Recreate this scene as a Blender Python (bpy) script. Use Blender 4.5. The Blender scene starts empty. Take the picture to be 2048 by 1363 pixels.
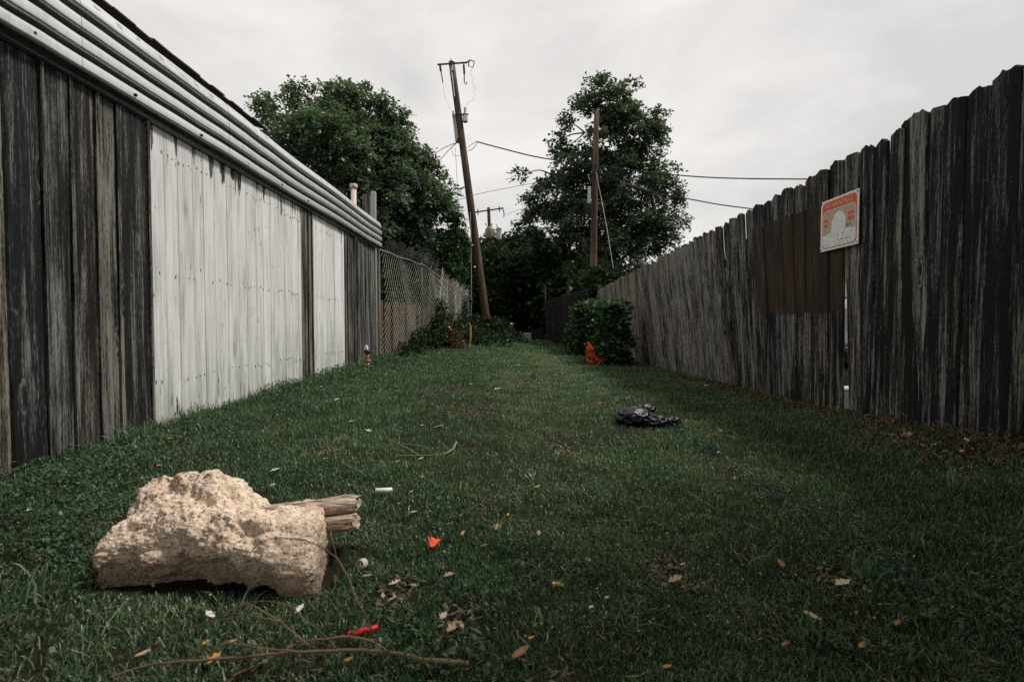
import bpy, math, random
import numpy as np
from mathutils import Vector, noise as mn

random.seed(7)
rng = np.random.default_rng(11)
C = bpy.context.scene.collection
S = bpy.context.scene
R = math.radians

# ------------------------------------------------------------------ camera
F = 1012.0            # focal length in pixels of the 2048 px wide photograph
CZ = 0.65             # camera height
HZ = 650.0            # horizon row
cam_d = bpy.data.cameras.new('camera')
cam = bpy.data.objects.new('camera', cam_d)
C.objects.link(cam)
cam.location = (0, 0, CZ)
cam_d.sensor_width = 36
cam_d.lens = F / 2048 * 36
cam.rotation_euler = (R(90) - math.atan((681.5 - HZ) / F), 0, 0)
cam_d.clip_start = 0.05
cam_d.clip_end = 800
cam_d.dof.use_dof = True
cam_d.dof.focus_distance = 4.2
cam_d.dof.aperture_fstop = 5.0
S.camera = cam

# ------------------------------------------------------------------ light
SUN_EL, SUN_AZ = 56.0, 12.0      # azimuth measured from +X towards +Y
W = bpy.data.worlds.new('World')
S.world = W
W.use_nodes = True
nt = W.node_tree
nt.nodes.clear()
wo = nt.nodes.new('ShaderNodeOutputWorld')
sky = nt.nodes.new('ShaderNodeTexSky')
sky.sky_type = 'NISHITA'
sky.sun_disc = False
sky.sun_elevation = R(SUN_EL)
sky.sun_rotation = R(90 - SUN_AZ)
bg1 = nt.nodes.new('ShaderNodeBackground'); bg1.inputs['Strength'].default_value = 0.08
nt.links.new(sky.outputs[0], bg1.inputs['Color'])
tc = nt.nodes.new('ShaderNodeTexCoord')
mp = nt.nodes.new('ShaderNodeMapping'); mp.inputs['Scale'].default_value = (1.4, 1.4, 3.2)
nt.links.new(tc.outputs['Generated'], mp.inputs['Vector'])
nz = nt.nodes.new('ShaderNodeTexNoise')
nz.inputs['Scale'].default_value = 1.7; nz.inputs['Detail'].default_value = 7; nz.inputs['Roughness'].default_value = 0.55
nz.inputs['Distortion'].default_value = 0.4
nt.links.new(mp.outputs[0], nz.inputs['Vector'])
cr = nt.nodes.new('ShaderNodeValToRGB')
cr.color_ramp.elements[0].position = 0.36; cr.color_ramp.elements[0].color = (0.725, 0.705, 0.688, 1)
cr.color_ramp.elements[1].position = 0.62; cr.color_ramp.elements[1].color = (0.945, 0.915, 0.88, 1)
nt.links.new(nz.outputs['Fac'], cr.inputs['Fac'])
bg2 = nt.nodes.new('ShaderNodeBackground'); bg2.inputs['Strength'].default_value = 1.0
nt.links.new(cr.outputs[0], bg2.inputs['Color'])
mx = nt.nodes.new('ShaderNodeMixShader'); mx.inputs[0].default_value = 0.94
nt.links.new(bg1.outputs[0], mx.inputs[1]); nt.links.new(bg2.outputs[0], mx.inputs[2])
nt.links.new(mx.outputs[0], wo.inputs['Surface'])

sd = bpy.data.lights.new('sun', 'SUN')
sd.energy = 3.6; sd.angle = R(8); sd.color = (1.0, 0.965, 0.91)
so = bpy.data.objects.new('sun', sd); C.objects.link(so)
sv = Vector((math.cos(R(SUN_EL)) * math.cos(R(SUN_AZ)), math.cos(R(SUN_EL)) * math.sin(R(SUN_AZ)), math.sin(R(SUN_EL))))
so.rotation_euler = sv.to_track_quat('Z', 'Y').to_euler()
so.location = (6, 2, 12)

S.view_settings.view_transform = 'Standard'
S.view_settings.look = 'None'
S.view_settings.exposure = 0.0
S.view_settings.gamma = 1.0
S.cycles.max_bounces = 6
S.cycles.diffuse_bounces = 3
S.cycles.transparent_max_bounces = 8
S.cycles.use_denoising = False
S.cycles.caustics_reflective = False
S.cycles.caustics_refractive = False

# ------------------------------------------------------------------ helpers
def P(px, py, Y):
    """a real point at depth Y seen at a pixel of the photograph"""
    return Vector(((px - 1024) / F * Y, Y, CZ - (py - HZ) / F * Y))

def G(px, py, dz=0.0):
    Y = (CZ - dz) * F / (py - HZ)
    for _ in range(4):
        z = float(gz(np.array([(px - 1024) / F * Y]), np.array([Y]))[0]) + dz
        Y = (CZ - z) * F / (py - HZ)
    return P(px, py, Y)

def lerp_t(v, xs, ys):
    return np.interp(v, xs, ys)

def wob(x, y):
    return (np.sin(x * 3.1 + y * 1.7) * np.cos(y * 2.3 - x * 0.9) + 0.5 * np.sin(x * 7.7 - y * 5.1 + 1.3)
            + 0.35 * np.sin(x * 13.1 + y * 11.7 + 2.0))

def gz(x, y):
    x = np.asarray(x, float); y = np.asarray(y, float)
    gl = np.interp(y, [0, 9, 14, 20, 40, 90], [-.04, .09, .11, .16, .16, .16])
    gc = np.interp(y, [0, 10, 15, 20, 40, 90], [0, 0.0, .01, .04, .05, .05])
    gr = np.interp(y, [0, 2.4, 3.2, 3.8, 7, 9, 13, 20, 40, 90], [.09, .09, .045, .009, -.036, -.06, -.05, .0, .05, .05])
    t = np.clip(x / 2.3, -1, 1)
    z = np.where(t < 0, gc + (gl - gc) * np.abs(t) ** 1.5, gc + (gr - gc) * np.abs(t) ** 1.5)
    return z + 0.008 * wob(x, y)

def tagp(o, label=None, cat=None, group=None, kind=None):
    if label: o['label'] = label
    if cat: o['category'] = cat
    if group: o['group'] = group
    if kind: o['kind'] = kind
    return o

def thing(name, label, cat, loc=(0, 0, 0), group=None):
    o = bpy.data.objects.new(name, None); C.objects.link(o)
    o.location = loc; o.empty_display_size = 0.1
    return tagp(o, label, cat, group)

def wloc(o):
    l = Vector(o.location); p = o.parent
    while p: l += p.location; p = p.parent
    return l

def link(name, me, mats, parent=None):
    o = bpy.data.objects.new(name, me); C.objects.link(o)
    for m in (mats if isinstance(mats, (list, tuple)) else [mats]):
        me.materials.append(m)
    if parent:
        o.parent = parent
        o.location = -wloc(parent)      # vertices are in world metres
    return o

class MB:
    def __init__(s): s.v = []; s.f = []; s.m = []; s.a = {}
    def add(s, vs, fs, mi=0, **att):
        n = len(s.v); s.v.extend([tuple(p) for p in vs])
        s.f.extend([tuple(i + n for i in f) for f in fs]); s.m.extend([mi] * len(fs))
        for k, val in att.items():
            s.a.setdefault(k, [0.0] * n)
            s.a[k] += [0.0] * (n - len(s.a[k])) + [val] * len(vs)
    def box(s, a, b, mi=0, bev=0.0, **att):
        x0, y0, z0 = a; x1, y1, z1 = b
        if bev <= 0:
            vs = [(x, y, z) for z in (z0, z1) for y in (y0, y1) for x in (x0, x1)]
            s.add(vs, [(0, 2, 3, 1), (4, 5, 7, 6), (0, 1, 5, 4), (2, 6, 7, 3), (0, 4, 6, 2), (1, 3, 7, 5)], mi, **att)
        else:
            e = bev
            ring = lambda X0, X1, Y0, Y1, z: [(X0 + e, Y0, z), (X1 - e, Y0, z), (X1, Y0 + e, z), (X1, Y1 - e, z), (X1 - e, Y1, z), (X0 + e, Y1, z), (X0, Y1 - e, z), (X0, Y0 + e, z)]
            r = [ring(x0 + e, x1 - e, y0 + e, y1 - e, z0), ring(x0, x1, y0, y1, z0 + e), ring(x0, x1, y0, y1, z1 - e), ring(x0 + e, x1 - e, y0 + e, y1 - e, z1)]
            vs = sum(r, []); fs = [tuple(range(7, -1, -1)), tuple(range(24, 32))]
            for k in range(3):
                for i in range(8):
                    j = (i + 1) % 8
                    fs.append((k * 8 + i, k * 8 + j, k * 8 + 8 + j, k * 8 + 8 + i))
            s.add(vs, fs, mi, **att)
    def tube(s, pts, rad, n=8, mi=0, cap=True, **att):
        pts = [Vector(p) for p in pts]
        if not isinstance(rad, (list, tuple)): rad = [rad] * len(pts)
        vs = []; fs = []; up = None
        for i, p in enumerate(pts):
            t = (pts[min(i + 1, len(pts) - 1)] - pts[max(i - 1, 0)]).normalized()
            if up is None:
                up = Vector((0, 0, 1)) if abs(t.z) < .9 else Vector((1, 0, 0))
            u = t.cross(up)
            if u.length < 1e-6: u = t.orthogonal()
            u.normalize(); w = u.cross(t).normalized(); up = w
            for k in range(n):
                a = 2 * math.pi * k / n
                vs.append(p + (u * math.cos(a) + w * math.sin(a)) * rad[i])
        for i in range(len(pts) - 1):
            for k in range(n):
                j = (k + 1) % n
                fs.append((i * n + k, i * n + j, (i + 1) * n + j, (i + 1) * n + k))
        if cap:
            fs.append(tuple(range(n - 1, -1, -1))); fs.append(tuple((len(pts) - 1) * n + k for k in range(n)))
        s.add(vs, fs, mi, **att)
    def build(s, name, mats, parent=None, smooth=False):
        me = bpy.data.meshes.new(name)
        me.from_pydata(s.v, [], s.f)
        for k, val in s.a.items():
            val += [0.0] * (len(s.v) - len(val))
            at = me.attributes.new(k, 'FLOAT', 'POINT'); at.data.foreach_set('value', val)
        me.polygons.foreach_set('material_index', s.m)
        if smooth: me.polygons.foreach_set('use_smooth', [True] * len(s.f))
        me.update()
        return link(name, me, mats, parent)

def np_mesh(name, V, loops, starts, totals, mats, parent=None, att=None, smooth=False):
    me = bpy.data.meshes.new(name)
    me.vertices.add(len(V)); me.vertices.foreach_set('co', V.astype(np.float32).ravel())
    me.loops.add(len(loops)); me.loops.foreach_set('vertex_index', loops.astype(np.int32))
    me.polygons.add(len(starts)); me.polygons.foreach_set('loop_start', starts.astype(np.int32)); me.polygons.foreach_set('loop_total', totals.astype(np.int32))
    if smooth: me.polygons.foreach_set('use_smooth', np.ones(len(starts), bool))
    for k, a in (att or {}).items():
        at = me.attributes.new(k, 'FLOAT', 'POINT'); at.data.foreach_set('value', a.astype(np.float32))
    me.update(calc_edges=True)
    return link(name, me, mats, parent)

def quads_mesh(name, Q, mats, parent=None, att=None, smooth=False):
    n = len(Q); V = Q.reshape(-1, 3)
    return np_mesh(name, V, np.arange(4 * n), np.arange(n) * 4, np.full(n, 4), mats, parent,
                   {k: np.repeat(a, 4) for k, a in (att or {}).items()}, smooth)

def smooth_line(pts, k=6):
    pts = [Vector(p) for p in pts]; out = []
    for i in range(len(pts) - 1):
        a = pts[max(i - 1, 0)]; b = pts[i]; c = pts[i + 1]; d = pts[min(i + 2, len(pts) - 1)]
        for j in range(k):
            t = j / k
            out.append(0.5 * ((2 * b) + (c - a) * t + (2 * a - 5 * b + 4 * c - d) * t * t + (-a + 3 * b - 3 * c + d) * t ** 3))
    out.append(pts[-1])
    return out

# ------------------------------------------------------------------ materials
class NT:
    def __init__(s, name):
        s.m = bpy.data.materials.new(name); s.m.use_nodes = True
        s.t = s.m.node_tree; s.t.nodes.clear()
        s.out = s.n('ShaderNodeOutputMaterial')
    def n(s, typ, **kw):
        nd = s.t.nodes.new(typ)
        for k, v in kw.items(): setattr(nd, k, v)
        return nd
    def l(s, a, b): s.t.links.new(a, b)
    def set(s, sock, v):
        if hasattr(v, 'node'): s.l(v, sock)
        else: sock.default_value = v
    def math(s, op, a, b=0.0, c=None, clamp=False):
        nd = s.n('ShaderNodeMath', operation=op); nd.use_clamp = clamp
        s.set(nd.inputs[0], a); s.set(nd.inputs[1], b)
        if c is not None: s.set(nd.inputs[2], c)
        return nd.outputs[0]
    def noise(s, vec, scale, detail=4, rough=.55, dist=0.0):
        nd = s.n('ShaderNodeTexNoise'); s.l(vec, nd.inputs['Vector'])
        nd.inputs['Scale'].default_value = scale; nd.inputs['Detail'].default_value = detail
        nd.inputs['Roughness'].default_value = rough; nd.inputs['Distortion'].default_value = dist
        return nd.outputs['Fac']
    def vor(s, vec, scale, feature='F1', out='Distance'):
        nd = s.n('ShaderNodeTexVoronoi', feature=feature); s.l(vec, nd.inputs['Vector']); nd.inputs['Scale'].default_value = scale
        return nd.outputs[out]
    def mapv(s, vec, scale=(1, 1, 1), loc=(0, 0, 0)):
        nd = s.n('ShaderNodeMapping'); s.l(vec, nd.inputs['Vector']); nd.inputs['Scale'].default_value = scale
        s.set(nd.inputs['Location'], loc)
        return nd.outputs[0]
    def ramp(s, fac, stops):
        nd = s.n('ShaderNodeValToRGB'); s.l(fac, nd.inputs[0])
        e = nd.color_ramp.elements
        while len(e) < len(stops): e.new(0.5)
        for i, (p, c) in enumerate(stops):
            e[i].position = p
            e[i].color = (c, c, c, 1) if isinstance(c, (int, float)) else (*c, 1)
        return nd.outputs[0]
    def mix(s, fac, a, b, mode='MIX'):
        nd = s.n('ShaderNodeMix', data_type='RGBA', blend_type=mode)
        s.set(nd.inputs[0], fac)
        for sock, v in ((nd.inputs[6], a), (nd.inputs[7], b)):
            if hasattr(v, 'node'): s.l(v, sock)
            else: sock.default_value = (*v, 1) if len(v) == 3 else v
        return nd.outputs[2]
    def attr(s, name):
        nd = s.n('ShaderNodeAttribute'); nd.attribute_name = name; return nd.outputs['Fac']
    def obj(s): return s.n('ShaderNodeTexCoord').outputs['Object']
    def pos(s): return s.n('ShaderNodeNewGeometry').outputs['Position']
    def island(s): return s.n('ShaderNodeNewGeometry').outputs['Random Per Island']
    def bump(s, h, strength=.5, dist=.01):
        nd = s.n('ShaderNodeBump'); s.l(h, nd.inputs['Height']); nd.inputs['Strength'].default_value = strength; nd.inputs['Distance'].default_value = dist
        return nd.outputs[0]
    def pbr(s, col, rough=.8, metal=0.0, normal=None, spec=.3):
        b = s.n('ShaderNodeBsdfPrincipled')
        if hasattr(col, 'node'): s.l(col, b.inputs['Base Color'])
        else: b.inputs['Base Color'].default_value = (*col, 1)
        s.set(b.inputs['Roughness'], rough); s.set(b.inputs['Metallic'], metal)
        b.inputs['Specular IOR Level'].default_value = spec
        if normal is not None: s.l(normal, b.inputs['Normal'])
        s.l(b.outputs[0], s.out.inputs['Surface'])
        return b

def simple(name, col, rough=.7, metal=0., vary=.25, scale=30., bump=.2, spec=.3):
    t = NT(name); p = t.obj()
    n1 = t.noise(p, scale, 6, .65)
    dark = tuple(c * (1 - vary) for c in col); lite = tuple(min(1, c * (1 + vary)) for c in col)
    c = t.ramp(n1, [(.3, dark), (.7, lite)])
    t.pbr(c, rough, metal, t.bump(t.noise(p, scale * 4, 4), bump, .003), spec)
    return t.m

def wood_mat(name, dark, mid, light, across=38., along=1.3, patch=None, paint=False, axis='y', contrast=1.0, spec=.25):
    """weathered boards: grain along Z, a value per board (bid) and a tone per board (bt) of wear plus painted lens falloff"""
    t = NT(name); p = t.pos()
    bid = t.attr('bid'); bt = t.attr('bt')
    off = t.n('ShaderNodeCombineXYZ'); t.l(t.math('MULTIPLY', bid, 31.7), off.inputs[0]); t.l(t.math('MULTIPLY', bid, 13.1), off.inputs[1]); t.l(t.math('MULTIPLY', bid, 57.3), off.inputs[2])
    pv = t.n('ShaderNodeVectorMath', operation='ADD'); t.l(p, pv.inputs[0]); t.l(off.outputs[0], pv.inputs[1])
    pv = pv.outputs[0]
    # knots pull the grain round them
    kn = t.vor(t.mapv(pv, (5.5, 5.5, 1.6)), 1.0)
    kmask = t.math('SUBTRACT', 1.0, t.math('MULTIPLY', kn, 5.5, clamp=True), clamp=True)
    warp = t.n('ShaderNodeVectorMath', operation='ADD')
    cx = t.n('ShaderNodeCombineXYZ'); t.l(t.math('MULTIPLY', kmask, .05), cx.inputs[1]); t.l(t.math('MULTIPLY', kmask, .05), cx.inputs[0])
    t.l(pv, warp.inputs[0]); t.l(cx.outputs[0], warp.inputs[1]); pw = warp.outputs[0]
    g1 = t.noise(t.mapv(pw, (across, across, along)), 1.0, 8, .62, .35)
    g2 = t.noise(t.mapv(pw, (across * 3.2, across * 3.2, along * 1.6)), 1.0, 6, .75)
    g3 = t.noise(t.mapv(pv, (5, 5, 1.1)), 1.0, 5, .6)
    g4 = t.noise(t.mapv(pw, (across * .38, across * .38, along * .45)), 1.0, 6, .65, .5)
    v = t.math('ADD', t.math('MULTIPLY', g1, .75), t.math('MULTIPLY', g2, .80))
    g5 = t.noise(t.mapv(pv, (210, 210, 34)), 1.0, 3, .7)
    v = t.math('ADD', v, t.math('MULTIPLY', t.math('SUBTRACT', g5, .5), .55))
    v = t.math('ADD', v, t.math('MULTIPLY', g3, .55))
    v = t.math('ADD', v, t.math('MULTIPLY', g4, .95))
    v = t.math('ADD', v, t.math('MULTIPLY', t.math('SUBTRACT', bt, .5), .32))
    v = t.math('SUBTRACT', v, 1.03)
    kz = t.math('SUBTRACT', 1.0, t.math('MULTIPLY', kn, 2.6, clamp=True), clamp=True)
    ring = t.math('MULTIPLY', t.math('SINE', t.math('ADD', t.math('MULTIPLY', kn, 95.0), t.math('MULTIPLY', g3, 9.0))), t.math('MULTIPLY', t.math('POWER', kz, 2.0), .16))
    v = t.math('ADD', v, ring)
    v = t.math('SUBTRACT', v, t.math('MULTIPLY', t.math('POWER', kmask, 2.0), .35))
    col = t.ramp(v, [(.40, dark), (.50, mid), (.60, tuple((a + b) / 2 for a, b in zip(mid, light))), (.74, light)])
    ck = t.noise(t.mapv(pw, (across * 1.3, across * 1.3, along * .55)), 1.0, 3, .5, .2)
    ckm = t.math('LESS_THAN', t.math('ABSOLUTE', t.math('SUBTRACT', ck, .5)), .010)
    col = t.mix(t.math('MULTIPLY', ckm, .85), col, tuple(q * .5 for q in dark))
    # warm / cool drift between boards
    warm = t.mix(1.0, col, t.ramp(t.math('FRACT', t.math('MULTIPLY', bid, 7.31)), [(0., (.84, .98, 1.06)), (1., (1.10, 1.0, .88))]), 'MULTIPLY')
    col = warm
    h = t.math('ADD', t.math('MULTIPLY', g1, .6), t.math('MULTIPLY', g2, .5))
    rough = .82
    sep = t.n('ShaderNodeSeparateXYZ'); t.l(p, sep.inputs[0])
    if paint:
        pa = t.attr('paint')
        # drips of bare wood under the metal, sparse chips, thin grain showing
        top = t.ramp(sep.outputs[2], [(0., 0.), (1., 1.)])
        d1 = t.noise(t.mapv(p, (16, 16, 1.9)), 1.0, 3, .5)
        zt = t.math('MULTIPLY', t.math('SUBTRACT', sep.outputs[2], 1.60), 1.05, clamp=True)
        drip = t.math('GREATER_THAN', t.math('ADD', d1, t.math('MULTIPLY', zt, .70)), .765)
        c1 = t.noise(t.mapv(p, (38, 38, 9)), 1.0, 4, .6)
        chip = t.math('GREATER_THAN', c1, .70)
        zb = t.math('MULTIPLY', t.math('SUBTRACT', .42, sep.outputs[2]), .9, clamp=True)
        foot = t.math('GREATER_THAN', t.math('ADD', t.noise(t.mapv(p, (45, 45, 3)), 1.0, 5, .6), t.math('MULTIPLY', zb, .36)), .72)
        bare = t.math('MAXIMUM', t.math('MAXIMUM', drip, chip), foot)
        m = t.math('MULTIPLY', pa, t.math('SUBTRACT', 1.0, bare), clamp=True)
        lines = t.noise(t.mapv(pv, (150, 150, 1.6)), 1.0, 4, .6)
        wash = t.noise(t.mapv(pv, (9, 9, 1.4)), 1.0, 6, .65)
        pc = t.ramp(t.math('ADD', t.math('MULTIPLY', lines, .55), t.math('MULTIPLY', wash, .5)),
                    [(.33, (.30, .31, .28)), (.44, (.53, .535, .51)), (.56, (.70, .705, .685)), (.8, (.76, .76, .74))])
        pc = t.mix(1.0, pc, t.ramp(bid, [(0., .88), (1., 1.0)]), 'MULTIPLY')
        st = t.noise(t.mapv(pv, (13, 13, 1.1)), 1.0, 7, .7, .4)
        zl = t.math('MULTIPLY', t.math('SUBTRACT', .75, sep.outputs[2]), .18, clamp=True)
        pc = t.mix(t.ramp(t.math('ADD', st, zl), [(.50, 0.), (.68, .66)]), pc, (.28, .29, .255))
        pc = t.mix(t.ramp(kmask, [(.25, 0.), (.8, .55)]), pc, (.20, .19, .15))
        col = t.mix(m, col, pc)
    if patch:
        y0, y1, z0, z1 = patch
        jn = t.math('MULTIPLY', t.math('SUBTRACT', t.noise(t.mapv(p, (22, 22, 4)), 1.0, 5, .6), .5), .16)
        yy = t.math('ADD', sep.outputs[1], t.math('MULTIPLY', jn, .6)); zz = t.math('ADD', sep.outputs[2], jn)
        a = t.math('MULTIPLY', t.math('GREATER_THAN', yy, y0), t.math('LESS_THAN', yy, y1))
        b = t.math('MULTIPLY', t.math('GREATER_THAN', zz, z0), t.math('LESS_THAN', zz, z1))
        m = t.math('MULTIPLY', a, b)
        bc = t.ramp(t.math('ADD', t.math('MULTIPLY', g2, .5), t.math('MULTIPLY', g3, .5)), [(.36, (.014, .010, .007)), (.5, (.044, .028, .018)), (.64, (.090, .055, .033))])
        worn = t.math('SUBTRACT', 1.0, t.math('MULTIPLY', t.math('GREATER_THAN', g1, .60), .45))
        col = t.mix(t.math('MULTIPLY', m, worn), col, bc)
    t.pbr(col, rough, 0, t.bump(h, .8, .005), spec)
    return t.m

M = {}
M['wood_left'] = wood_mat('weathered_board_paint', (.006, .006, .0055), (.032, .032, .029), (.21, .20, .175), 44, 1.7, paint=True)
M['wood_right'] = wood_mat('weathered_picket', (.006, .007, .007), (.030, .032, .031), (.33, .305, .26), 56, 2.0, patch=(3.70, 4.93, .745, 1.575))
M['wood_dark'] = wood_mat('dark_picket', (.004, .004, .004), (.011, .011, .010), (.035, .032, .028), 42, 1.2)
M['wood_post'] = wood_mat('old_post', (.03, .028, .024), (.12, .11, .095), (.27, .25, .21), 60, 2)

def pole_mat(name, tint=(1, 1, 1)):
    t = NT(name); p = t.obj()
    g1 = t.noise(t.mapv(p, (16, 16, .55)), 1.0, 8, .65, .4)
    g2 = t.noise(t.mapv(p, (3, 3, .5)), 1.0, 4, .5)
    v = t.math('ADD', t.math('MULTIPLY', g1, .7), t.math('MULTIPLY', g2, .3))
    c = t.ramp(v, [(.34, (.018, .013, .010)), (.5, (.080, .052, .036)), (.66, (.20, .145, .10))])
    c = t.mix(1.0, c, tint, 'MULTIPLY')
    t.pbr(c, .85, 0, t.bump(g1, .6, .02), .15)
    return t.m
M['pole'] = pole_mat('pole_timber')
M['pole_far'] = pole_mat('pole_timber_grey', (.7, .8, .85))

def corr_mat():
    t = NT('pale_metal_sheet'); p = t.obj()
    sep = t.n('ShaderNodeSeparateXYZ'); t.l(p, sep.inputs[0])
    n1 = t.noise(t.mapv(p, (3, 2.2, 9)), 1.0, 7, .65)
    n2 = t.noise(t.mapv(p, (30, 26, 3)), 1.0, 5, .6)
    c = t.ramp(t.math('ADD', t.math('MULTIPLY', n1, .6), t.math('MULTIPLY', n2, .4)), [(.32, (.46, .48, .46)), (.5, (.72, .735, .71)), (.75, (.80, .80, .77))])
    # grimy drip ticks in rows along the flat upper band
    br = t.n('ShaderNodeTexWave', wave_type='BANDS', bands_direction='Y'); t.l(p, br.inputs['Vector'])
    br.inputs['Scale'].default_value = 1.9; br.inputs['Distortion'].default_value = 2.4; br.inputs['Detail'].default_value = 3
    up = t.math('MULTIPLY', t.math('GREATER_THAN', sep.outputs[2], 2.296), t.math('LESS_THAN', sep.outputs[2], 2.332))
    mk = t.math('MULTIPLY', up, t.math('MULTIPLY', t.math('GREATER_THAN', br.outputs['Fac'], .80), t.math('GREATER_THAN', t.noise(t.mapv(p, (6, 7, 30)), 1.0, 3), .50)))
    c = t.mix(t.math('MULTIPLY', mk, .6), c, (.20, .20, .17))
    gv = t.math('MULTIPLY', t.math('SUBTRACT', t.math('ADD', t.attr('groove_shade'), t.math('MULTIPLY', n1, .3)), .42), 2.6, clamp=True)
    c = t.mix(gv, c, t.ramp(n2, [(.35, (.030, .044, .040)), (.7, (.075, .095, .088))]))  # shade under the ribs painted in as dark green-grey
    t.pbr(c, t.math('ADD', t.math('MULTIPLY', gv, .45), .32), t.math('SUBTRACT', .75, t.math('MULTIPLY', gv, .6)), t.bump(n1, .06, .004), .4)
    return t.m
M['corr'] = corr_mat()
M['trim_green'] = simple('grey_green_flashing', (.10, .125, .12), .5, .5, .3, 14)
M['galv'] = simple('galvanised_metal', (.42, .43, .43), .42, .7, .2, 40)
M['wire'] = simple('chain_wire', (.17, .16, .14), .5, .3, .25, 20)
M['dark_metal'] = simple('dark_metal', (.03, .033, .033), .5, .5, .3, 20)
M['cable'] = simple('black_cable', (.018, .018, .018), .6, 0, .2, 20)
M['cable_pale'] = simple('pale_cable', (.38, .38, .36), .5, .3, .2, 20)
M['shingle'] = simple('roof_shingle', (.045, .036, .032), .9, 0, .5, 25)
M['tin_grey'] = simple('grey_can', (.40, .42, .42), .5, .2, .2, 12)
M['rust_can'] = simple('rusty_can', (.16, .13, .095), .6, .3, .6, 4)
M['pvc'] = simple('beige_pipe', (.52, .45, .38), .5, 0, .1, 20)
M['orange_pipe'] = simple('orange_pipe', (.36, .12, .035), .55, 0, .4, 60)
M['white_plastic'] = simple('white_plastic', (.74, .74, .72), .4, 0, .1, 40)
M['yellow'] = simple('yellow_plastic', (.55, .27, .035), .5, 0, .35, 30)
M['red'] = simple('red_plastic', (.62, .018, .012), .35, 0, .15, 60)
M['tan_wall'] = simple('tan_siding', (.27, .20, .145), .8, 0, .15, 3)
M['panel'] = simple('tan_brown_panel', (.070, .045, .024), .85, 0, .5, 7, .4)
M['grey_wall'] = simple('grey_block_wall', (.34, .35, .35), .85, 0, .25, 3)
M['concrete'] = simple('concrete_bar', (.46, .44, .41), .85, 0, .2, 20)
M['sign_white'] = simple('sign_white', (.88, .87, .85), .45, 0, .14, 26, .05)
M['sign_red'] = simple('sign_orange_red', (.90, .115, .035), .45, 0, .15, 30, .05)
M['sign_tan'] = simple('sign_faded_tan', (.56, .46, .33), .5, 0, .14, 30, .05)
M['sign_cream'] = simple('sign_cream', (.66, .56, .38), .5, 0, .12, 60, .05)
M['sign_black'] = simple('sign_black', (.03, .025, .022), .6, 0, .1, 60, .05)
M['car_paint'] = simple('white_car_paint', (.42, .44, .45), .22, 0, .03, 2, 0, .5)
M['car_glass'] = simple('car_glass', (.02, .024, .026), .08, 0, .05, 2, 0, .5)
M['tyre'] = simple('tyre_rubber', (.02, .02, .02), .85, 0, .2, 30)
M['bark'] = simple('tree_bark', (.045, .036, .028), .9, 0, .5, 8, .6)
M['twig'] = simple('dry_twig', (.15, .085, .052), .8, 0, .35, 40, .4)
M['twig_pale'] = simple('pale_twig', (.27, .20, .14), .8, 0, .3, 40, .4)
M['cig_tan'] = simple('filter_tan', (.62, .33, .10), .8, 0, .2, 200, .1)
M['paper'] = simple('white_paper', (.70, .69, .66), .8, 0, .12, 60, .2)
M['deadleaf'] = None

def leaf_mat(name, a, b, trans=.32, gloss=.10, sat=None):
    t = NT(name)
    r = t.island(); tint = t.attr('tint')
    f = t.math('ADD', t.math('MULTIPLY', r, .45), t.math('MULTIPLY', tint, .55))
    stops = [(0., a), (1., b)] if sat is None else [(0., a), (.55, b), (1., sat)]
    c = t.ramp(f, stops)
    d = t.n('ShaderNodeBsdfDiffuse'); t.l(c, d.inputs[0])
    tr = t.n('ShaderNodeBsdfTranslucent'); t.l(t.mix(1.0, c, (1.1, 1.25, .6), 'MULTIPLY'), tr.inputs[0])
    gl = t.n('ShaderNodeBsdfGlossy'); gl.inputs['Roughness'].default_value = .34; gl.inputs[0].default_value = (.5, .52, .5, 1)
    m1 = t.n('ShaderNodeMixShader'); m1.inputs[0].default_value = trans; t.l(d.outputs[0], m1.inputs[1]); t.l(tr.outputs[0], m1.inputs[2])
    m2 = t.n('ShaderNodeMixShader'); m2.inputs[0].default_value = gloss; t.l(m1.outputs[0], m2.inputs[1]); t.l(gl.outputs[0], m2.inputs[2])
    t.l(m2.outputs[0], t.out.inputs['Surface'])
    return t.m
M['leaf_l'] = leaf_mat('maple_like_leaves', (.026, .052, .040), (.185, .245, .165), .34, .05)
M['leaf_r'] = leaf_mat('dull_green_leaves', (.020, .040, .029), (.140, .185, .125), .34, .05)
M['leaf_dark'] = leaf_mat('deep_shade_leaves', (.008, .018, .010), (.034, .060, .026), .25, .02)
M['leaf_ivy'] = leaf_mat('vine_leaves', (.014, .034, .019), (.085, .150, .070), .25, .03)
M['leaf_weed'] = leaf_mat('weed_leaves', (.016, .042, .026), (.11, .175, .090), .25, .015)
M['leaf_orange'] = leaf_mat('orange_stained_leaves', (.45, .05, .012), (.85, .19, .03), .15, .05)
M['leaf_dead'] = leaf_mat('dry_brown_leaves', (.035, .018, .011), (.19, .10, .055), .15, .05)
M['blade'] = leaf_mat('grass_blades', (.005, .016, .011), (.100, .182, .090), .25, .05, (.40, .39, .23))
M['blade_blue'] = leaf_mat('blue_painted_blades', (.006, .05, .062), (.018, .12, .135), .1, .05)
M['thatch'] = leaf_mat('dry_thatch', (.022, .018, .013), (.26, .20, .135), .1, .03)

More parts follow.
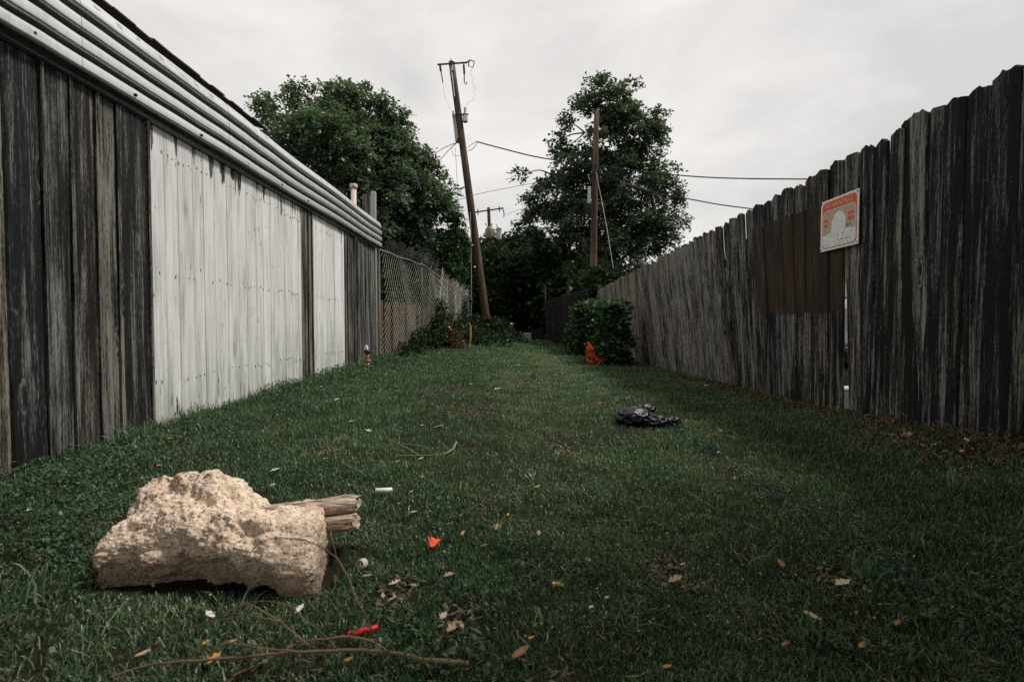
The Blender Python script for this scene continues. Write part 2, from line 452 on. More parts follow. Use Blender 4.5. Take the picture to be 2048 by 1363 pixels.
def ground_mat():
    t = NT('soil_under_grass'); p = t.pos()
    a = t.noise(p, 1.1, 5); b = t.noise(p, 26, 6, .7)
    c = t.ramp(b, [(.3, (.010, .010, .007)), (.55, (.024, .026, .014)), (.75, (.05, .042, .026))])
    c = t.mix(t.ramp(a, [(.45, 0.), (.7, .7)]), c, (.022, .034, .016))
    t.pbr(c, .95, 0, t.bump(b, .8, .02), .05)
    return t.m
M['ground'] = ground_mat()
t = NT('gravel_ground'); p = t.pos()
vv = t.vor(p, 38, out='Color'); v2 = t.vor(p, 38)
c = t.mix(1.0, t.ramp(t.noise(p, 2, 4), [(.3, .06), (.7, .12)]), vv, 'MULTIPLY')
c = t.mix(.5, c, (.06, .055, .05))
t.pbr(c, .95, 0, t.bump(v2, .9, .02), .02); M['gravel'] = t.m

# ------------------------------------------------------------------ ground
xs = np.concatenate([np.linspace(-120, -6, 12), np.linspace(-5, 5, 81), np.linspace(6, 120, 12)])
ys = np.concatenate([np.linspace(-60, -1, 8), np.linspace(-.5, 24, 180), np.linspace(26, 300, 24)])
X, Yg = np.meshgrid(xs, ys); Z = gz(X, Yg)
V = np.stack([X, Yg, Z], -1).reshape(-1, 3); nx = len(xs); ny = len(ys)
idx = np.arange(nx * ny).reshape(ny, nx)
Q = np.stack([idx[:-1, :-1], idx[:-1, 1:], idx[1:, 1:], idx[1:, :-1]], -1).reshape(-1, 4)
g = np_mesh('ground', V, Q.ravel(), np.arange(len(Q)) * 4, np.full(len(Q), 4), M['ground'], smooth=True)
tagp(g, kind='structure')

mb = MB(); vs = []; fs = []
gx = np.linspace(2.46, 30, 18); gy = np.linspace(-2, 4.86, 12)
for j, y in enumerate(gy):
    for i, x in enumerate(gx):
        vs.append((x, y, float(gz(x, y)) + (.006 if i else .004) + .004))
for j in range(len(gy) - 1):
    for i in range(len(gx) - 1):
        a = j * len(gx) + i; fs.append((a, a + 1, a + len(gx) + 1, a + len(gx)))
mb.add(vs, fs); tagp(mb.build('gravel_yard', M['gravel']), kind='structure')

mb = MB(); vs = []; gy = np.linspace(4.86, 30, 30)
for y in gy:
    for i, x in enumerate(gx): vs.append((x, y, float(gz(x, y)) + .012))
mb.add(vs, [(j * 18 + i, j * 18 + i + 1, j * 18 + i + 19, j * 18 + i + 18) for j in range(29) for i in range(17)])
tagp(mb.build('driveway', simple('old_asphalt', (.010, .010, .011), 1.0, 0, .3, 30, .2, .01)), kind='structure')

# ------------------------------------------------------------------ boards
def board(mb, bot, top, w, th, side, ear=.35, cup=.004, jag=.006, gap_taper=(1, 1), **att):
    """one vertical board: width along Y, facing side*X, from bot to top (centre points)"""
    bot = Vector(bot); top = Vector(top); nseg = 9
    tw = random.uniform(-.010, .010) * (cup > .001); bow = random.uniform(-.006, .006) * (cup > .001)
    e_ = .97 if cup < .001 else .92
    prof = [(-1, 0 if cup > .001 else .7), (-e_, 1), (-.45, 1), (0, 1), (.45, 1), (e_, 1), (1, 0 if cup > .001 else .7), (1, -1), (-1, -1)]
    n = len(prof); vs = []; fs = []
    zs = [0, .12, .25, .38, .5, .62, .75, .86, .95, 1.0]
    jg = [random.uniform(-jag, jag) for _ in prof]
    for i, f in enumerate(zs):
        c = bot.lerp(top, f); hw = w / 2 * (gap_taper[0] + (gap_taper[1] - gap_taper[0]) * f)
        c.y += bow * math.sin(f * math.pi)
        if i == len(zs) - 1: hwt = hw * (1 - ear)
        else: hwt = hw
        for k, (u, d) in enumerate(prof):
            dep = d * th / 2 + (cup * (1 - u * u) if d >= 0 else 0) + tw * u * (f - .5)
            z = c.z
            if i == len(zs) - 1: z += jg[k] - abs(u) * ear * .02
            if i == len(zs) - 2: z = top.z - (top.z - bot.z) * .0 - .022 - random.uniform(0, jag)
            vs.append((c.x - 0 + side * dep, c.y + u * hwt, z))
    for i in range(len(zs) - 1):
        for k in range(n):
            j = (k + 1) % n
            fs.append((i * n + k, i * n + j, (i + 1) * n + j, (i + 1) * n + k) if side < 0 else (i * n + k, (i + 1) * n + k, (i + 1) * n + j, i * n + j))
    tp = tuple((len(zs) - 1) * n + k for k in range(n)); fs.append(tp)
    mb.add(vs, fs, 0, **att)

# ---- left boarded wall
DL = 2.24; YE = 8.46
wl = thing('board_wall', 'tall board wall with white painted planks and grey bare planks under a corrugated metal band', 'wall', (-DL, 4.5, 0))
bare = MB(); white = MB(); y = .55; k = 0
edges = [3.127, 5.41, 5.68, 6.79]
special = []
while y < YE - .02:
    w = random.uniform(.125, .185) if y < 3.1 else random.uniform(.118, .168)
    nxt = min([e for e in edges + [YE] if e > y + .01])
    if y + w > nxt - .05: w = nxt - y
    painted = (3.12 <= y < 5.40) or (5.67 <= y < 6.78)
    dep = random.uniform(-.0015, .0015) if painted else random.uniform(-.008, .010)
    bt = random.uniform(.05, .75) if y < 3.1 else random.uniform(.35, .95)  # random wear; near planks also darkened, lens falloff put into the tone
    cc = -DL - .012 + dep
    b0 = float(gz(-DL, y)) - .03
    if not painted and random.random() < .0: pass
    board(white if painted else bare, (cc, y + w / 2, b0), (cc, y + w / 2, 1.955), w - (.0035 if painted else .006), .018, 1, 0, .0004 if painted else .004, .0,
          bid=random.random(), bt=bt, paint=1.0 if painted else 0.0)
    if not painted and random.random() < .45:       # thin cover strip over a joint
        board(bare, (cc + .018, y + w - random.uniform(0, .01), b0), (cc + .018, y + w, 1.93), random.uniform(.018, .035), .012, 1, 0, .001, 0, bid=random.random(), bt=random.uniform(.3, 1), paint=0.)
    y += w; k += 1
bare.build('bare_planks', M['wood_left'], wl); white.build('painted_planks', M['wood_left'], wl)
mb = MB(); random.seed(14)
for h in (.98, 1.76, .30):
    for Y in np.arange(3.17, 6.75, .052):
        if 5.40 < Y < 5.69 or random.random() < .35: continue
        zz0 = h + random.uniform(-.02, .02); yy0 = Y + random.uniform(-.01, .01); hh0 = random.choice([.004, .006, .009, .016]) * random.uniform(.7, 1.3)
        mb.box((-DL - .003, yy0 - .0028, zz0 - hh0), (-DL + .0005, yy0 + .0028, zz0 + .004))
mb.build('nail_marks', M['sign_black'], wl)
# end post
mb = MB(); mb.box((-DL - .05, YE + .002, -.02), (-DL + .03, YE + .055, 2.26), 0, .004, bid=.3, bt=.8); mb.build('corner_post', M['wood_post'], wl)
# flashing under the sheet
mb = MB()
mb.add([(-DL + .012, .4, 1.945), (-DL + .030, .4, 1.905), (-DL + .030, YE, 1.905), (-DL + .012, YE, 1.945), (-DL + .012, .4, 1.897), (-DL + .012, YE, 1.897)],
       [(0, 1, 2, 3), (1, 4, 5, 2)])
mb.build('flashing', M['trim_green'], wl)
# corrugated sheets
def sheet(y0, y1, lift, nm='corrugated_sheet'):
    prof = []; z = 1.926
    for q in range(3):                       # each rib: under side, outer face, hidden upper side
        for dz, off in ((0, -.024), (.006, -.018), (.013, .000), (.021, .020), (.026, .0265), (.033, .0285), (.055, .0290), (.076, .0265), (.083, .022), (.089, .0), (.096, -.020)):
            prof.append((-DL + .040 + off + lift, z + q * .1005 + dz))
    for dz, off in ((.3035, -.024), (.310, -.018), (.322, -.002), (.334, .018), (.339, .023), (.346, .0245), (.360, .0235), (.372, .018), (.380, .013), (.400, .008), (.418, .000), (.422, -.006)):
        prof.append((-DL + .040 + off + lift, z + dz))
    gr_ = [1.0 if i < 33 and (i % 11) in (0, 1, 2, 10) else (.35 if i < 33 and (i % 11) == 3 else (1.0 if 33 <= i < 36 else 0.0)) for i in range(len(prof))]  # profile points that carry the painted shade: undersides and ledges
    ny_ = max(2, int((y1 - y0) / .12)); vs = []; fs = []
    for j in range(ny_ + 1):
        yy = y0 + (y1 - y0) * j / ny_
        dz = .005 * math.sin(yy * 2.2) + .003 * mn.noise(Vector((yy * 3, 0, 0)))
        dx = .004 * math.sin(yy * 3.1 + 1) + .006 * mn.noise(Vector((yy * 4, 5, 0)))
        for (x_, z_) in prof: vs.append((x_ + dx, yy, z_ + dz))
    n = len(prof)
    for j in range(ny_):
        for i in range(n - 1):
            a = j * n + i; fs.append((a, a + n, a + n + 1, a + 1))
    m_ = MB(); m_.add(vs, fs); m_.a['groove_shade'] = gr_ * (ny_ + 1); o = m_.build(nm, M['corr'], wl, smooth=True)
    so_ = o.modifiers.new('thickness', 'SOLIDIFY'); so_.thickness = .0016; so_.offset = -1; so_.use_rim = False
    return o
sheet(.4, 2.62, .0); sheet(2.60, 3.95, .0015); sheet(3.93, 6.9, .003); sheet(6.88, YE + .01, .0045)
mb = MB()
for yy in np.arange(1.1, 8.4, .62):
    mb.tube([(-DL + .042, yy, 1.975), (-DL + .078, yy, 1.975)], .007, 8); mb.tube([(-DL + .066, yy, 1.975), (-DL + .072, yy, 1.975)], .0105, 8)
mb.build('screws', M['dark_metal'], wl)
# horizontal rails behind the planks
mb = MB()
for z in (.35, 1.05, 1.75, 2.2): mb = MB(); mb.box((-DL - .09, .5, z), (-DL - .046, YE, z + .09), 0, 0, bid=.4, bt=.5); mb.build('rail', M['wood_post'], wl)

# ---- shed behind the left wall with a shingle eave
sh = thing('shed', 'low shed whose dark shingle roof edge runs above the corrugated metal band', 'shed', (-4.4, 2.6, 0))
mb = MB(); mb.box((-6.4, -.8, 0), (-2.86, 5.1, 2.5)); mb.build('wall', M['tan_wall'], sh)
mb = MB(); random.seed(5)
for r_ in range(12):
    x0 = -2.60 - r_ * .16; z0 = 2.715 + r_ * .055; y = -1.0
    while y < 5.42:
        w = random.uniform(.13, .21); y1_ = min(y + w - .006, 5.44); lift = random.uniform(0, .011); dx = random.uniform(-.012, .02)
        vs = [(x0 + dx, y, z0 + lift), (x0 + dx + random.uniform(-.006, .006), y1_, z0 + lift * random.uniform(.2, 1)), (x0 - .2, y1_, z0 + .075), (x0 - .2, y, z0 + .075)]
        vs += [(a, b, c_ - .011) for a, b, c_ in vs]
        mb.add(vs, [(0, 1, 2, 3), (7, 6, 5, 4), (0, 4, 5, 1), (1, 5, 6, 2), (2, 6, 7, 3), (3, 7, 4, 0)])
        y += w
rf = mb.build('roof', M['shingle'], sh)
mb = MB(); mb.box((-2.78, -.95, 2.52), (-2.74, 5.4, 2.70)); mb.build('fascia', M['wood_dark'], sh)

# ---- pipe and posts sticking up at the far end of the wall
def at_wall(px, Y): return (px - 1024) / F * Y
vp = thing('vent_pipe', 'beige vent pipe with a capped top rising behind the end of the metal band', 'pipe', (at_wall(710, 8.2), 8.2, 0))
x = at_wall(710, 8.2); zt = P(0, 371, 8.2).z
mb = MB(); mb.tube([(x, 8.2, 0), (x, 8.2, zt - .05)], .043, 16); mb.build('pipe', M['pvc'], vp, True)
mb = MB(); mb.tube([(x, 8.2, zt - .075), (x, 8.2, zt - .06), (x, 8.2, zt - .005), (x, 8.2, zt)], [.047, .058, .058, .05], 16); mb.tube([(x + .01, 8.142, zt - .035), (x + .01, 8.139, zt - .035)], .009, 8, 1)
mb.build('cap', [M['pvc'], M['dark_metal']], vp, True)
x0, x1 = at_wall(729, 8.34), at_wall(742, 8.34); zt = P(0, 392, 8.34).z
mb = MB(); board(mb, ((x0 + x1) / 2, 8.34, 0), ((x0 + x1) / 2, 8.34, zt), .1, .09, -1, .05, 0, .03, bid=.6, bt=.7)
vsq = mb.v[:]; mb.v = [((x0 + x1) / 2 + (a - (x0 + x1) / 2) * 1.2, b, c_) for a, b, c_ in vsq]
o = mb.build('timber_post', M['wood_post']); tagp(o, 'cracked grey timber post standing beside the metal post at the wall end', 'post')
x0, x1 = at_wall(744, 8.3), at_wall(754, 8.3); zt = P(0, 385, 8.3).z
mb = MB(); mb.box((x0, 8.28, 0), (x1, 8.34, zt), 0, .008); mb.box((x0 + .03, 8.275, 0), (x0 + .04, 8.2805, zt - .001))
o = mb.build('metal_post', M['galv']); tagp(o, 'square galvanised metal post between the timber post and the chain link fence', 'post')

# ---- gas riser
rs = G(733, 739); rs.x = -1.96; rs.y = 6.85; rs.z = float(gz(-1.96, 6.85))
gr = thing('gas_riser', 'short orange and grey riser pipe with a black valve beside the board wall', 'pipe', rs)
x, y, z = rs
mb = MB(); mb.tube([(x + .008, y, z - .02), (x + .008, y, z + .115)], .017, 14); mb.build('grey_sleeve', M['galv'], gr, True)
mb = MB(); mb.tube([(x, y, z + .10), (x, y, z + .215)], .022, 14); mb.tube([(x, y, z + .10), (x, y, z + .105), (x, y, z + .135), (x, y, z + .14)], [.03, .034, .034, .03], 14); mb.build('orange_sleeve', M['orange_pipe'], gr, True)
mb = MB(); mb.tube([(x, y, z + .205), (x, y, z + .225), (x, y, z + .25), (x, y, z + .27)], [.02, .036, .036, .026], 14); mb.tube([(x - .04, y - .02, z + .245), (x + .045, y - .02, z + .245)], .012, 10); mb.build('valve', M['dark_metal'], gr, True)
mb = MB()
for q, (zz, rr) in enumerate(((.277, .033), (.297, .028), (.315, .022))): mb.tube([(x - .02 + q * .004, y, z + zz - .004), (x - .02, y, z + zz + .003)], rr, 14)
mb.tube([(x, y, z + .26), (x, y, z + .31)], .012, 10); mb.build('white_cap', M['white_plastic'], gr, True)

# ---- right picket fence
YB = [1.0, 3.6, 5.3, 6, 8.5, 11, 13.4]
def lean(Y): return float(np.interp(Y, YB, [-.02, .0, .13, .19, .20, .15, .12]))
def shear(Y): return float(np.interp(Y, YB, [0, .0, .12, .2, .24, .2, .15]))
def rbase(Y): return .65 - .014 * Y - .245 * 2.4 if Y > 3.7 else float(gz(2.4, Y)) - .01
def rtop(Y):
    return .65 - 22.4 * Y / F + .5416 * (2.4 - lean(Y))
fr = thing('picket_fence', 'long leaning weathered picket fence with a brown painted patch down the right of the alley', 'fence', (2.42, 7, 0))
random.seed(21)
mb = MB(); y = .9
while y < 13.3:
    w = random.uniform(.128, .152)
    if 3.05 < y < 3.36: w = min(w, max(.06, 3.365 - y)) if y + w > 3.30 else w
    yc = y + w / 2
    Yt = yc + shear(yc)
    dep = (.007 if int(y * 50) % 2 else -.003) + random.uniform(-.003, .003)
    t0 = (1, 1)
    tz = rtop(Yt) + random.uniform(-.018, .018)
    pb = [2.42 + dep, yc, rbase(yc) - .02]; pt = [2.42 - lean(yc) + dep, Yt, tz]
    tone = float(np.interp(yc, [1, 2.2, 3.4, 4.8, 6, 14], [.10, .12, .34, .45, .78, .85])) + random.uniform(-.20, .20)  # pickets darken towards the camera: lens falloff painted in, plus random wear
    jag = random.uniform(.004, .016); ear = random.choice([.3, .42, .5, .6])
    if 3.44 < yc < 3.58:     # the slipped board that leaves the gap open
        pass
    if 3.30 < yc < 3.70:
        y = 3.702; continue
    if abs(yc - 3.02) < .07 and random.random() < 1: pt[1] += .05; pt[2] += .03; dep -= .01
    if random.random() < .18: pt[1] += random.uniform(-.012, .012)
    dsh = (shear(yc + .1) - shear(yc - .1)) / .2
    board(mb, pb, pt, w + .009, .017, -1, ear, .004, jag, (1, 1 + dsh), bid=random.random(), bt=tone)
    y += w * (1.0 if random.random() > .12 else 1.012)
mb.build('pickets', M['wood_right'], fr)
# the narrow leaning pickets on the near side of the gap
mb = MB()
board(mb, (2.424, 3.541, rbase(3.475) - .02), (2.421, 3.642, rtop(3.63)), .146, .017, -1, .4, .004, .01, bid=.37, bt=.62)
board(mb, (2.428, 3.415, rbase(3.475) - .02), (2.424, 3.498, rtop(3.5)), .140, .017, -1, .4, .004, .01, bid=.57, bt=.40)
board(mb, (2.436, 3.33, rbase(3.4) - .02), (2.436, 3.37, rtop(3.4) - .01), .13, .017, -1, .4, .004, .01, bid=.17, bt=.30)
board(mb, (2.436, 2.99, rbase(3.0)), (2.41, 3.04, rtop(3.04) + .03), .12, .016, -1, .4, .005, .01, bid=.87, bt=.72)
mb.build('loose_picket', M['wood_right'], fr)
mb = MB()
for h in (.42, 1.35):
    mb = MB()
    pts = []
    for Y in np.linspace(.9, 13.3, 26):
        f = (h - rbase(Y)) / (rtop(Y) - rbase(Y))
        pts.append((2.455 - lean(Y) * f, Y, h - .012 * Y))
    for a, b in zip(pts[:-1], pts[1:]):
        mb.add([(a[0], a[1], a[2]), (a[0] + .038, a[1], a[2]), (a[0] + .038, a[1], a[2] + .085), (a[0], a[1], a[2] + .085),
                (b[0], b[1], b[2]), (b[0] + .038, b[1], b[2]), (b[0] + .038, b[1], b[2] + .085), (b[0], b[1], b[2] + .085)],
               [(0, 1, 5, 4), (1, 2, 6, 5), (2, 3, 7, 6), (3, 0, 4, 7)], 0, bid=.2, bt=.4)
    mb.build('rail', M['wood_post'], fr)
for Y in (1.6, 4.2, 6.6, 9.0, 11.4):
    mb = MB(); l = lean(Y)
    mb.add([(2.50 + dx, Y + dy, -.1) for dx, dy in ((0, 0), (.09, 0), (.09, .09), (0, .09))] + [(2.50 - l * .9 + dx, Y + dy, rtop(Y) - .12) for dx, dy in ((0, 0), (.09, 0), (.09, .09), (0, .09))],
           [(0, 1, 5, 4), (1, 2, 6, 5), (2, 3, 7, 6), (3, 0, 4, 7), (4, 5, 6, 7)], 0, bid=.5, bt=.5)
    mb.build('post', M['wood_post'], fr)
# nail heads
for Y in np.arange(1.2, 7, .07):
    for h in (.46, 1.40):
        f = (h - rbase(Y)) / (rtop(Y) - rbase(Y)); xx = 2.404 - lean(Y) * f
        if random.random() < .55: continue
        hz_ = h - .012 * Y + random.uniform(-.035, .035); mb = MB(); mb.tube([(xx, Y, hz_), (xx - .002, Y, hz_)], .0018, 6); mb.build('nail', M['galv'], fr)

# ---- the sign
SX = 2.388; SY0, SY1, SZ0, SZ1 = 3.935, 3.505, 1.212, 1.592
sg = thing('warning_sign', 'faded orange and white WARNING sign nailed to the picket fence', 'sign', (SX, 3.72, SZ0))
def sp(u, v, d=0.0):   # u to the right, v up, d proud of the plate
    return (SX - d - .012 * (1 - v) * 0 - .002 * math.sin(u * 3), SY0 + (SY1 - SY0) * u, SZ0 + (SZ1 - SZ0) * v + .0)
def rrect(u0, u1, v0, v1, r, n=6, rt=None, rb=None):
    asp = abs(SY1 - SY0) / (SZ1 - SZ0); out = []
    rt = r if rt is None else rt; rb = r if rb is None else rb
    for cx_, cy_, a0, rr in ((u1 - rt, v1 - rt * asp, 0, rt), (u0 + rt, v1 - rt * asp, 90, rt), (u0 + rb, v0 + rb * asp, 180, rb), (u1 - rb, v0 + rb * asp, 270, rb)):
        for i in range(n + 1):
            a = R(a0 + 90 * i / n); out.append((cx_ + rr * math.cos(a), cy_ + rr * asp * math.sin(a)))
    return out
def plate(poly, d0, d1, name, mat, parent):
    n = len(poly); m_ = MB()
    m_.add([sp(u, v, d1) for u, v in poly] + [sp(u, v, d0) for u, v in poly], [tuple(range(n)), tuple(range(2 * n - 1, n - 1, -1))] + [(i, i + n, (i + 1) % n + n, (i + 1) % n) for i in range(n)])
    return m_.build(name, mat, parent)
plate(rrect(0, 1, 0, 1, .012, 3), -.001, .002, 'plate', M['sign_white'], sg)
plate(rrect(.045, .955, .045, .955, .09), .0021, .0027, 'red_border', M['sign_red'], sg)
plate(rrect(.060, .940, .060, .785, .10), .0028, .0033, 'white_face', M['sign_white'], sg)
plate(rrect(.070, .930, .30, .775, .085, rb=.02), .0034, .0038, 'tan_face', M['sign_tan'], sg)
arch = [(.33, .26), (.68, .25), (.69, .40), (.70, .52), (.66, .62), (.60, .685), (.52, .715), (.45, .70), (.40, .66), (.385, .60), (.35, .585), (.315, .55), (.325, .42), (.30, .38)]
plate(arch, .0039, .0043, 'peeled_patch', M['sign_white'], sg)
low = [(.07, .10), (.93, .10), (.935, .33), (.80, .345), (.66, .325), (.52, .34), (.38, .31), (.26, .335), (.16, .29), (.065, .31)]
plate(low, .00395, .0044, 'worn_strip', M['sign_white'], sg)
for (u0, u1, v0, v1) in ((.085, .205, .565, .615), (.085, .205, .475, .525), (.745, .885, .585, .645), (.745, .885, .485, .545)):
    plate([(u0, v0), (u1, v0), (u1, v1), (u0, v1)], .0045, .0049, 'red_bar', M['sign_red'], sg)
random.seed(3)
mk = MB()
for _ in range(34):
    u = random.uniform(.16, .84); v = random.choice([.165 + random.uniform(-.012, .012)] * 3 + [random.uniform(.26, .30)]); s_ = random.uniform(.003, .011)
    poly = [(u + s_ * math.cos(a) * random.uniform(.5, 1.6), v + s_ * math.sin(a) * random.uniform(.4, 1)) for a in np.linspace(0, 6.28, 7)[:-1]]
    n = len(poly); mk.add([sp(a, b, .0050) for a, b in poly], [tuple(range(n))])
for u, v, s_ in ((.73, .40, .017), (.79, .405, .016), (.10, .52, .013), (.79, .72, .010), (.865, .335, .010), (.17, .12, .008), (.30, .60, .008), (.62, .27, .01), (.66, .30, .012), (.5, .263, .012)):
    poly = [(u + s_ * math.cos(a) * random.uniform(.6, 1.2), v + s_ * math.sin(a) * random.uniform(.8, 1.6)) for a in np.linspace(0, 6.28, 8)[:-1]]
    mk.add([sp(a, b, .0051) for a, b in poly], [tuple(range(len(poly)))])
mk.build('worn_lettering', M['sign_black'], sg)
for u, v in ((.025, .965), (.965, .955), (.03, .035), (.965, .045)):
    m_ = MB(); m_.tube([sp(u, v, .002), sp(u, v, .006)], .0045, 8); m_.build('nail', M['dark_metal'], sg)
fc = bpy.data.curves.new('word', 'FONT'); fc.body = 'WARNING'; fc.size = 1; fc.extrude = 0; fc.offset = .018; fc.space_character = 1.12
fo = bpy.data.objects.new('word_tmp', fc); C.objects.link(fo)
bpy.context.view_layer.update()
me = bpy.data.meshes.new_from_object(fo.evaluated_get(bpy.context.evaluated_depsgraph_get()))
bpy.data.objects.remove(fo)
co = np.array([v.co[:] for v in me.vertices]); mnx, mxx, mny, mxy = co[:, 0].min(), co[:, 0].max(), co[:, 1].min(), co[:, 1].max()
for v in me.vertices:
    u = .13 + .74 * (v.co.x - mnx) / (mxx - mnx); w_ = .815 + .095 * (v.co.y - mny) / (mxy - mny)
    v.co = Vector(sp(u, w_, .0050))
me.name = 'lettering'
link('lettering', me, M['sign_cream'], sg)

# ------------------------------------------------------------------ leaves / trees
def sprays(cent, dirs, leaf, nl, ln, droop=.25, tint=None, width=.42):
    """leaves along short twigs: returns quads"""
    n = len(cent)
    d = dirs / (np.linalg.norm(dirs, axis=1, keepdims=True) + 1e-9)
    i = np.tile(np.arange(nl), n); c = np.repeat(cent, nl, 0); d = np.repeat(d, nl, 0)
    tp = (i + rng.random(len(i))) / nl
    L = np.repeat(ln * rng.uniform(.6, 1.3, n), nl)
    pos = c + d * (tp * L)[:, None]; pos[:, 2] -= droop * (tp * L) ** 2 / max(ln, 1e-3)
    pos += rng.normal(0, leaf * .35, pos.shape)
    sgn = np.where(i % 2 == 0, 1, -1)[:, None]
    side = np.cross(d, np.array([0, 0, 1.])); side /= np.linalg.norm(side, axis=1, keepdims=True) + 1e-6
    ax = d * rng.uniform(.1, .9, (len(i), 1)) + side * sgn * rng.uniform(.4, 1, (len(i), 1)) + rng.normal(0, .35, d.shape)
    ax[:, 2] -= rng.uniform(0, .6, len(i))
    ax /= np.linalg.norm(ax, axis=1, keepdims=True)
    up = np.array([0, 0, 1.]) + rng.normal(0, .45, d.shape)
    sd_ = np.cross(ax, up); sd_ /= np.linalg.norm(sd_, axis=1, keepdims=True) + 1e-6
    nrm = np.cross(sd_, ax)
    s = (leaf * rng.uniform(.6, 1.25, len(i)))[:, None]
    a = pos; b = pos + ax * s * .5 + sd_ * s * width + nrm * s * .08; t_ = pos + ax * s; e = pos + ax * s * .5 - sd_ * s * width + nrm * s * .08
    Q = np.stack([a, b, t_, e], 1)
    tt = np.repeat(tint if tint is not None else rng.random(n), nl)
    return Q, tt

def crown_points(ells, nclump, nper, crad, shell=.45):
    """clump centres in the ellipsoids, twigs in every clump"""
    E = np.array([[*c, *r] for c, r in ells]); wgt = (E[:, 3] * E[:, 4] * E[:, 5]) ** .75; wgt /= wgt.sum()
    k = rng.choice(len(E), nclump, p=wgt)
    v = rng.normal(0, 1, (nclump, 3)); v /= np.linalg.norm(v, axis=1, keepdims=True)
    r = rng.random(nclump) ** shell
    cc = E[k, :3] + v * r[:, None] * E[k, 3:]
    ctint = rng.random(nclump)
    out = v * E[k, 3:]; out /= np.linalg.norm(out, axis=1, keepdims=True)
    j = np.repeat(np.arange(nclump), nper)
    q = rng.normal(0, 1, (len(j), 3)); q /= np.linalg.norm(q, axis=1, keepdims=True)
    cr_ = crad * rng.uniform(.6, 1.4, nclump)
    pts = cc[j] + q * (rng.random(len(j)) ** .4)[:, None] * cr_[j][:, None] * np.array([1, 1, .6])
    dirs = out[j] * .8 + q * .7 + np.array([0, 0, .1])
    return pts, dirs, np.clip(ctint[j] * .7 + rng.random(len(j)) * .3, 0, 1), cc

def branchy(mb, base, ells, cc, r0, nb=40, th=.035):
    base = Vector(base)
    cs = [Vector(c) for c, r in ells]
    top = sum(cs, Vector()) / len(cs); fork = base.lerp(top, .42); fork.x = base.x + (top.x - base.x) * .3
    pts = [base, base.lerp(fork, .5) + Vector((random.uniform(-.1, .1), 0, 0)), fork, top]
    mb.tube(smooth_line(pts, 4), [r0 * (1.35 if i == 0 else 1 - .055 * i) for i in range(13)], 9)
    for c, rr_ in ells:
        if min(rr_[0], rr_[2]) < .55: continue
        c = Vector(c); p = [fork.lerp(top, random.uniform(0, .6)), fork.lerp(c, .5) + Vector((0, 0, -.2)), c]
        mb.tube(smooth_line(p, 4), [r0 * .5 * (1 - i / 10) for i in range(9)], 6)
    for i in rng.choice(len(cc), min(nb, len(cc)), replace=False):
        c = Vector(cc[i]); s = min(cs, key=lambda q: (q - c).length)
        a = s.lerp(top, .25)
        mb.tube(smooth_line([a, a.lerp(c, .5) + Vector((random.uniform(-.2, .2), 0, random.uniform(-.1, .3))), c], 3), [th * (1 - i_ * .12) for i_ in range(7)], 5)

def E(px, py, Y, rx, rz, ry=None):
    c = P(px, py, Y); a = rx / F * Y; b = rz / F * Y
    return (tuple(c), (a, ry if ry else a * .9, b))

def tree(name, label, ells, base, nclump, nper, crad, leaf, nl, ln, mat, r0=.25, nb=50, shell=.45, group=None, cat='tree', droop=.3, th=.035, width=.42):
    t_ = thing(name, label, cat, base, group)
    pts, dirs, tint, cc = crown_points(ells, nclump, nper, crad, shell)
    Q, tt = sprays(pts, dirs, leaf, nl, ln, droop, tint, width)
    quads_mesh('crown', Q, mat, t_, {'tint': tt})
    mb = MB(); branchy(mb, base, ells, cc, r0, nb, th); mb.build('trunk', M['bark'], t_, True)
    return t_

random.seed(9)
YL = 19.
ells_l = [E(700, 330, YL, 135, 100), E(655, 260, YL, 80, 62), E(770, 390, YL, 120, 100), E(845, 440, YL, 62, 95), E(690, 440, YL, 130, 100),
          E(575, 228, YL, 52, 26), E(663, 195, YL, 26, 26), E(618, 200, YL, 26, 26), E(735, 235, YL, 60, 42), E(800, 320, YL, 55, 50), E(590, 290, YL, 62, 40), E(528, 230, YL, 16, 8), E(560, 215, YL, 16, 12), E(605, 180, YL, 14, 18), E(668, 172, YL, 14, 14), E(720, 200, YL, 16, 14), E(778, 240, YL, 16, 16), E(845, 290, YL, 14, 16), E(880, 330, YL, 14, 10), E(560, 250, YL, 26, 14), E(800, 262, YL, 22, 20), E(884, 392, YL, 22, 24)]
tree('broadleaf_tree', 'wide leafy tree rising behind the board wall and chain link fence', ells_l, (P(700, 0, YL).x, YL, .1), 470, 17, .31, .125, 14, .50, M['leaf_l'], .22, 90, .425)
ells_r = [E(1150, 240, 25, 22, 26), E(1302, 240, 25, 22, 22), E(1328, 340, 25, 24, 20), E(1065, 350, 25, 18, 18), E(1345, 440, 25, 18, 26), E(1190, 222, 25, 52, 52), E(1240, 240, 25, 56, 56), E(1270, 290, 25, 50, 48), E(1175, 320, 25, 70, 70), E(1240, 370, 25, 95, 60), E(1118, 400, 25, 66, 62),
          E(1312, 400, 25, 46, 50), E(1200, 470, 25, 105, 80), E(1285, 475, 25, 60, 55), E(1100, 470, 25, 60, 55), E(1215, 560, 25, 110, 55), E(1075, 540, 25, 55, 50), E(1320, 270, 25, 10, 16), E(1340, 385, 25, 20, 20), E(1160, 190, 25, 16, 16)]
tree('tall_tree', 'tall uneven tree behind the bare timber pole on the right', ells_r, (P(1200, 0, 25).x, 25, .1), 500, 15, .33, .145, 12, .44, M['leaf_r'], .28, 150, .5, th=.045)
tree('vine_column', 'narrow vine smothered column right of the wide leafy tree', [E(906, 500, 18.6, 20, 62), E(900, 560, 18.6, 26, 60), E(908, 455, 18.6, 16, 28)], (P(904, 0, 18.6).x, 18.6, .1), 110, 14, .22, .11, 9, .2, M['leaf_ivy'], .12, 8, .35, droop=.8)
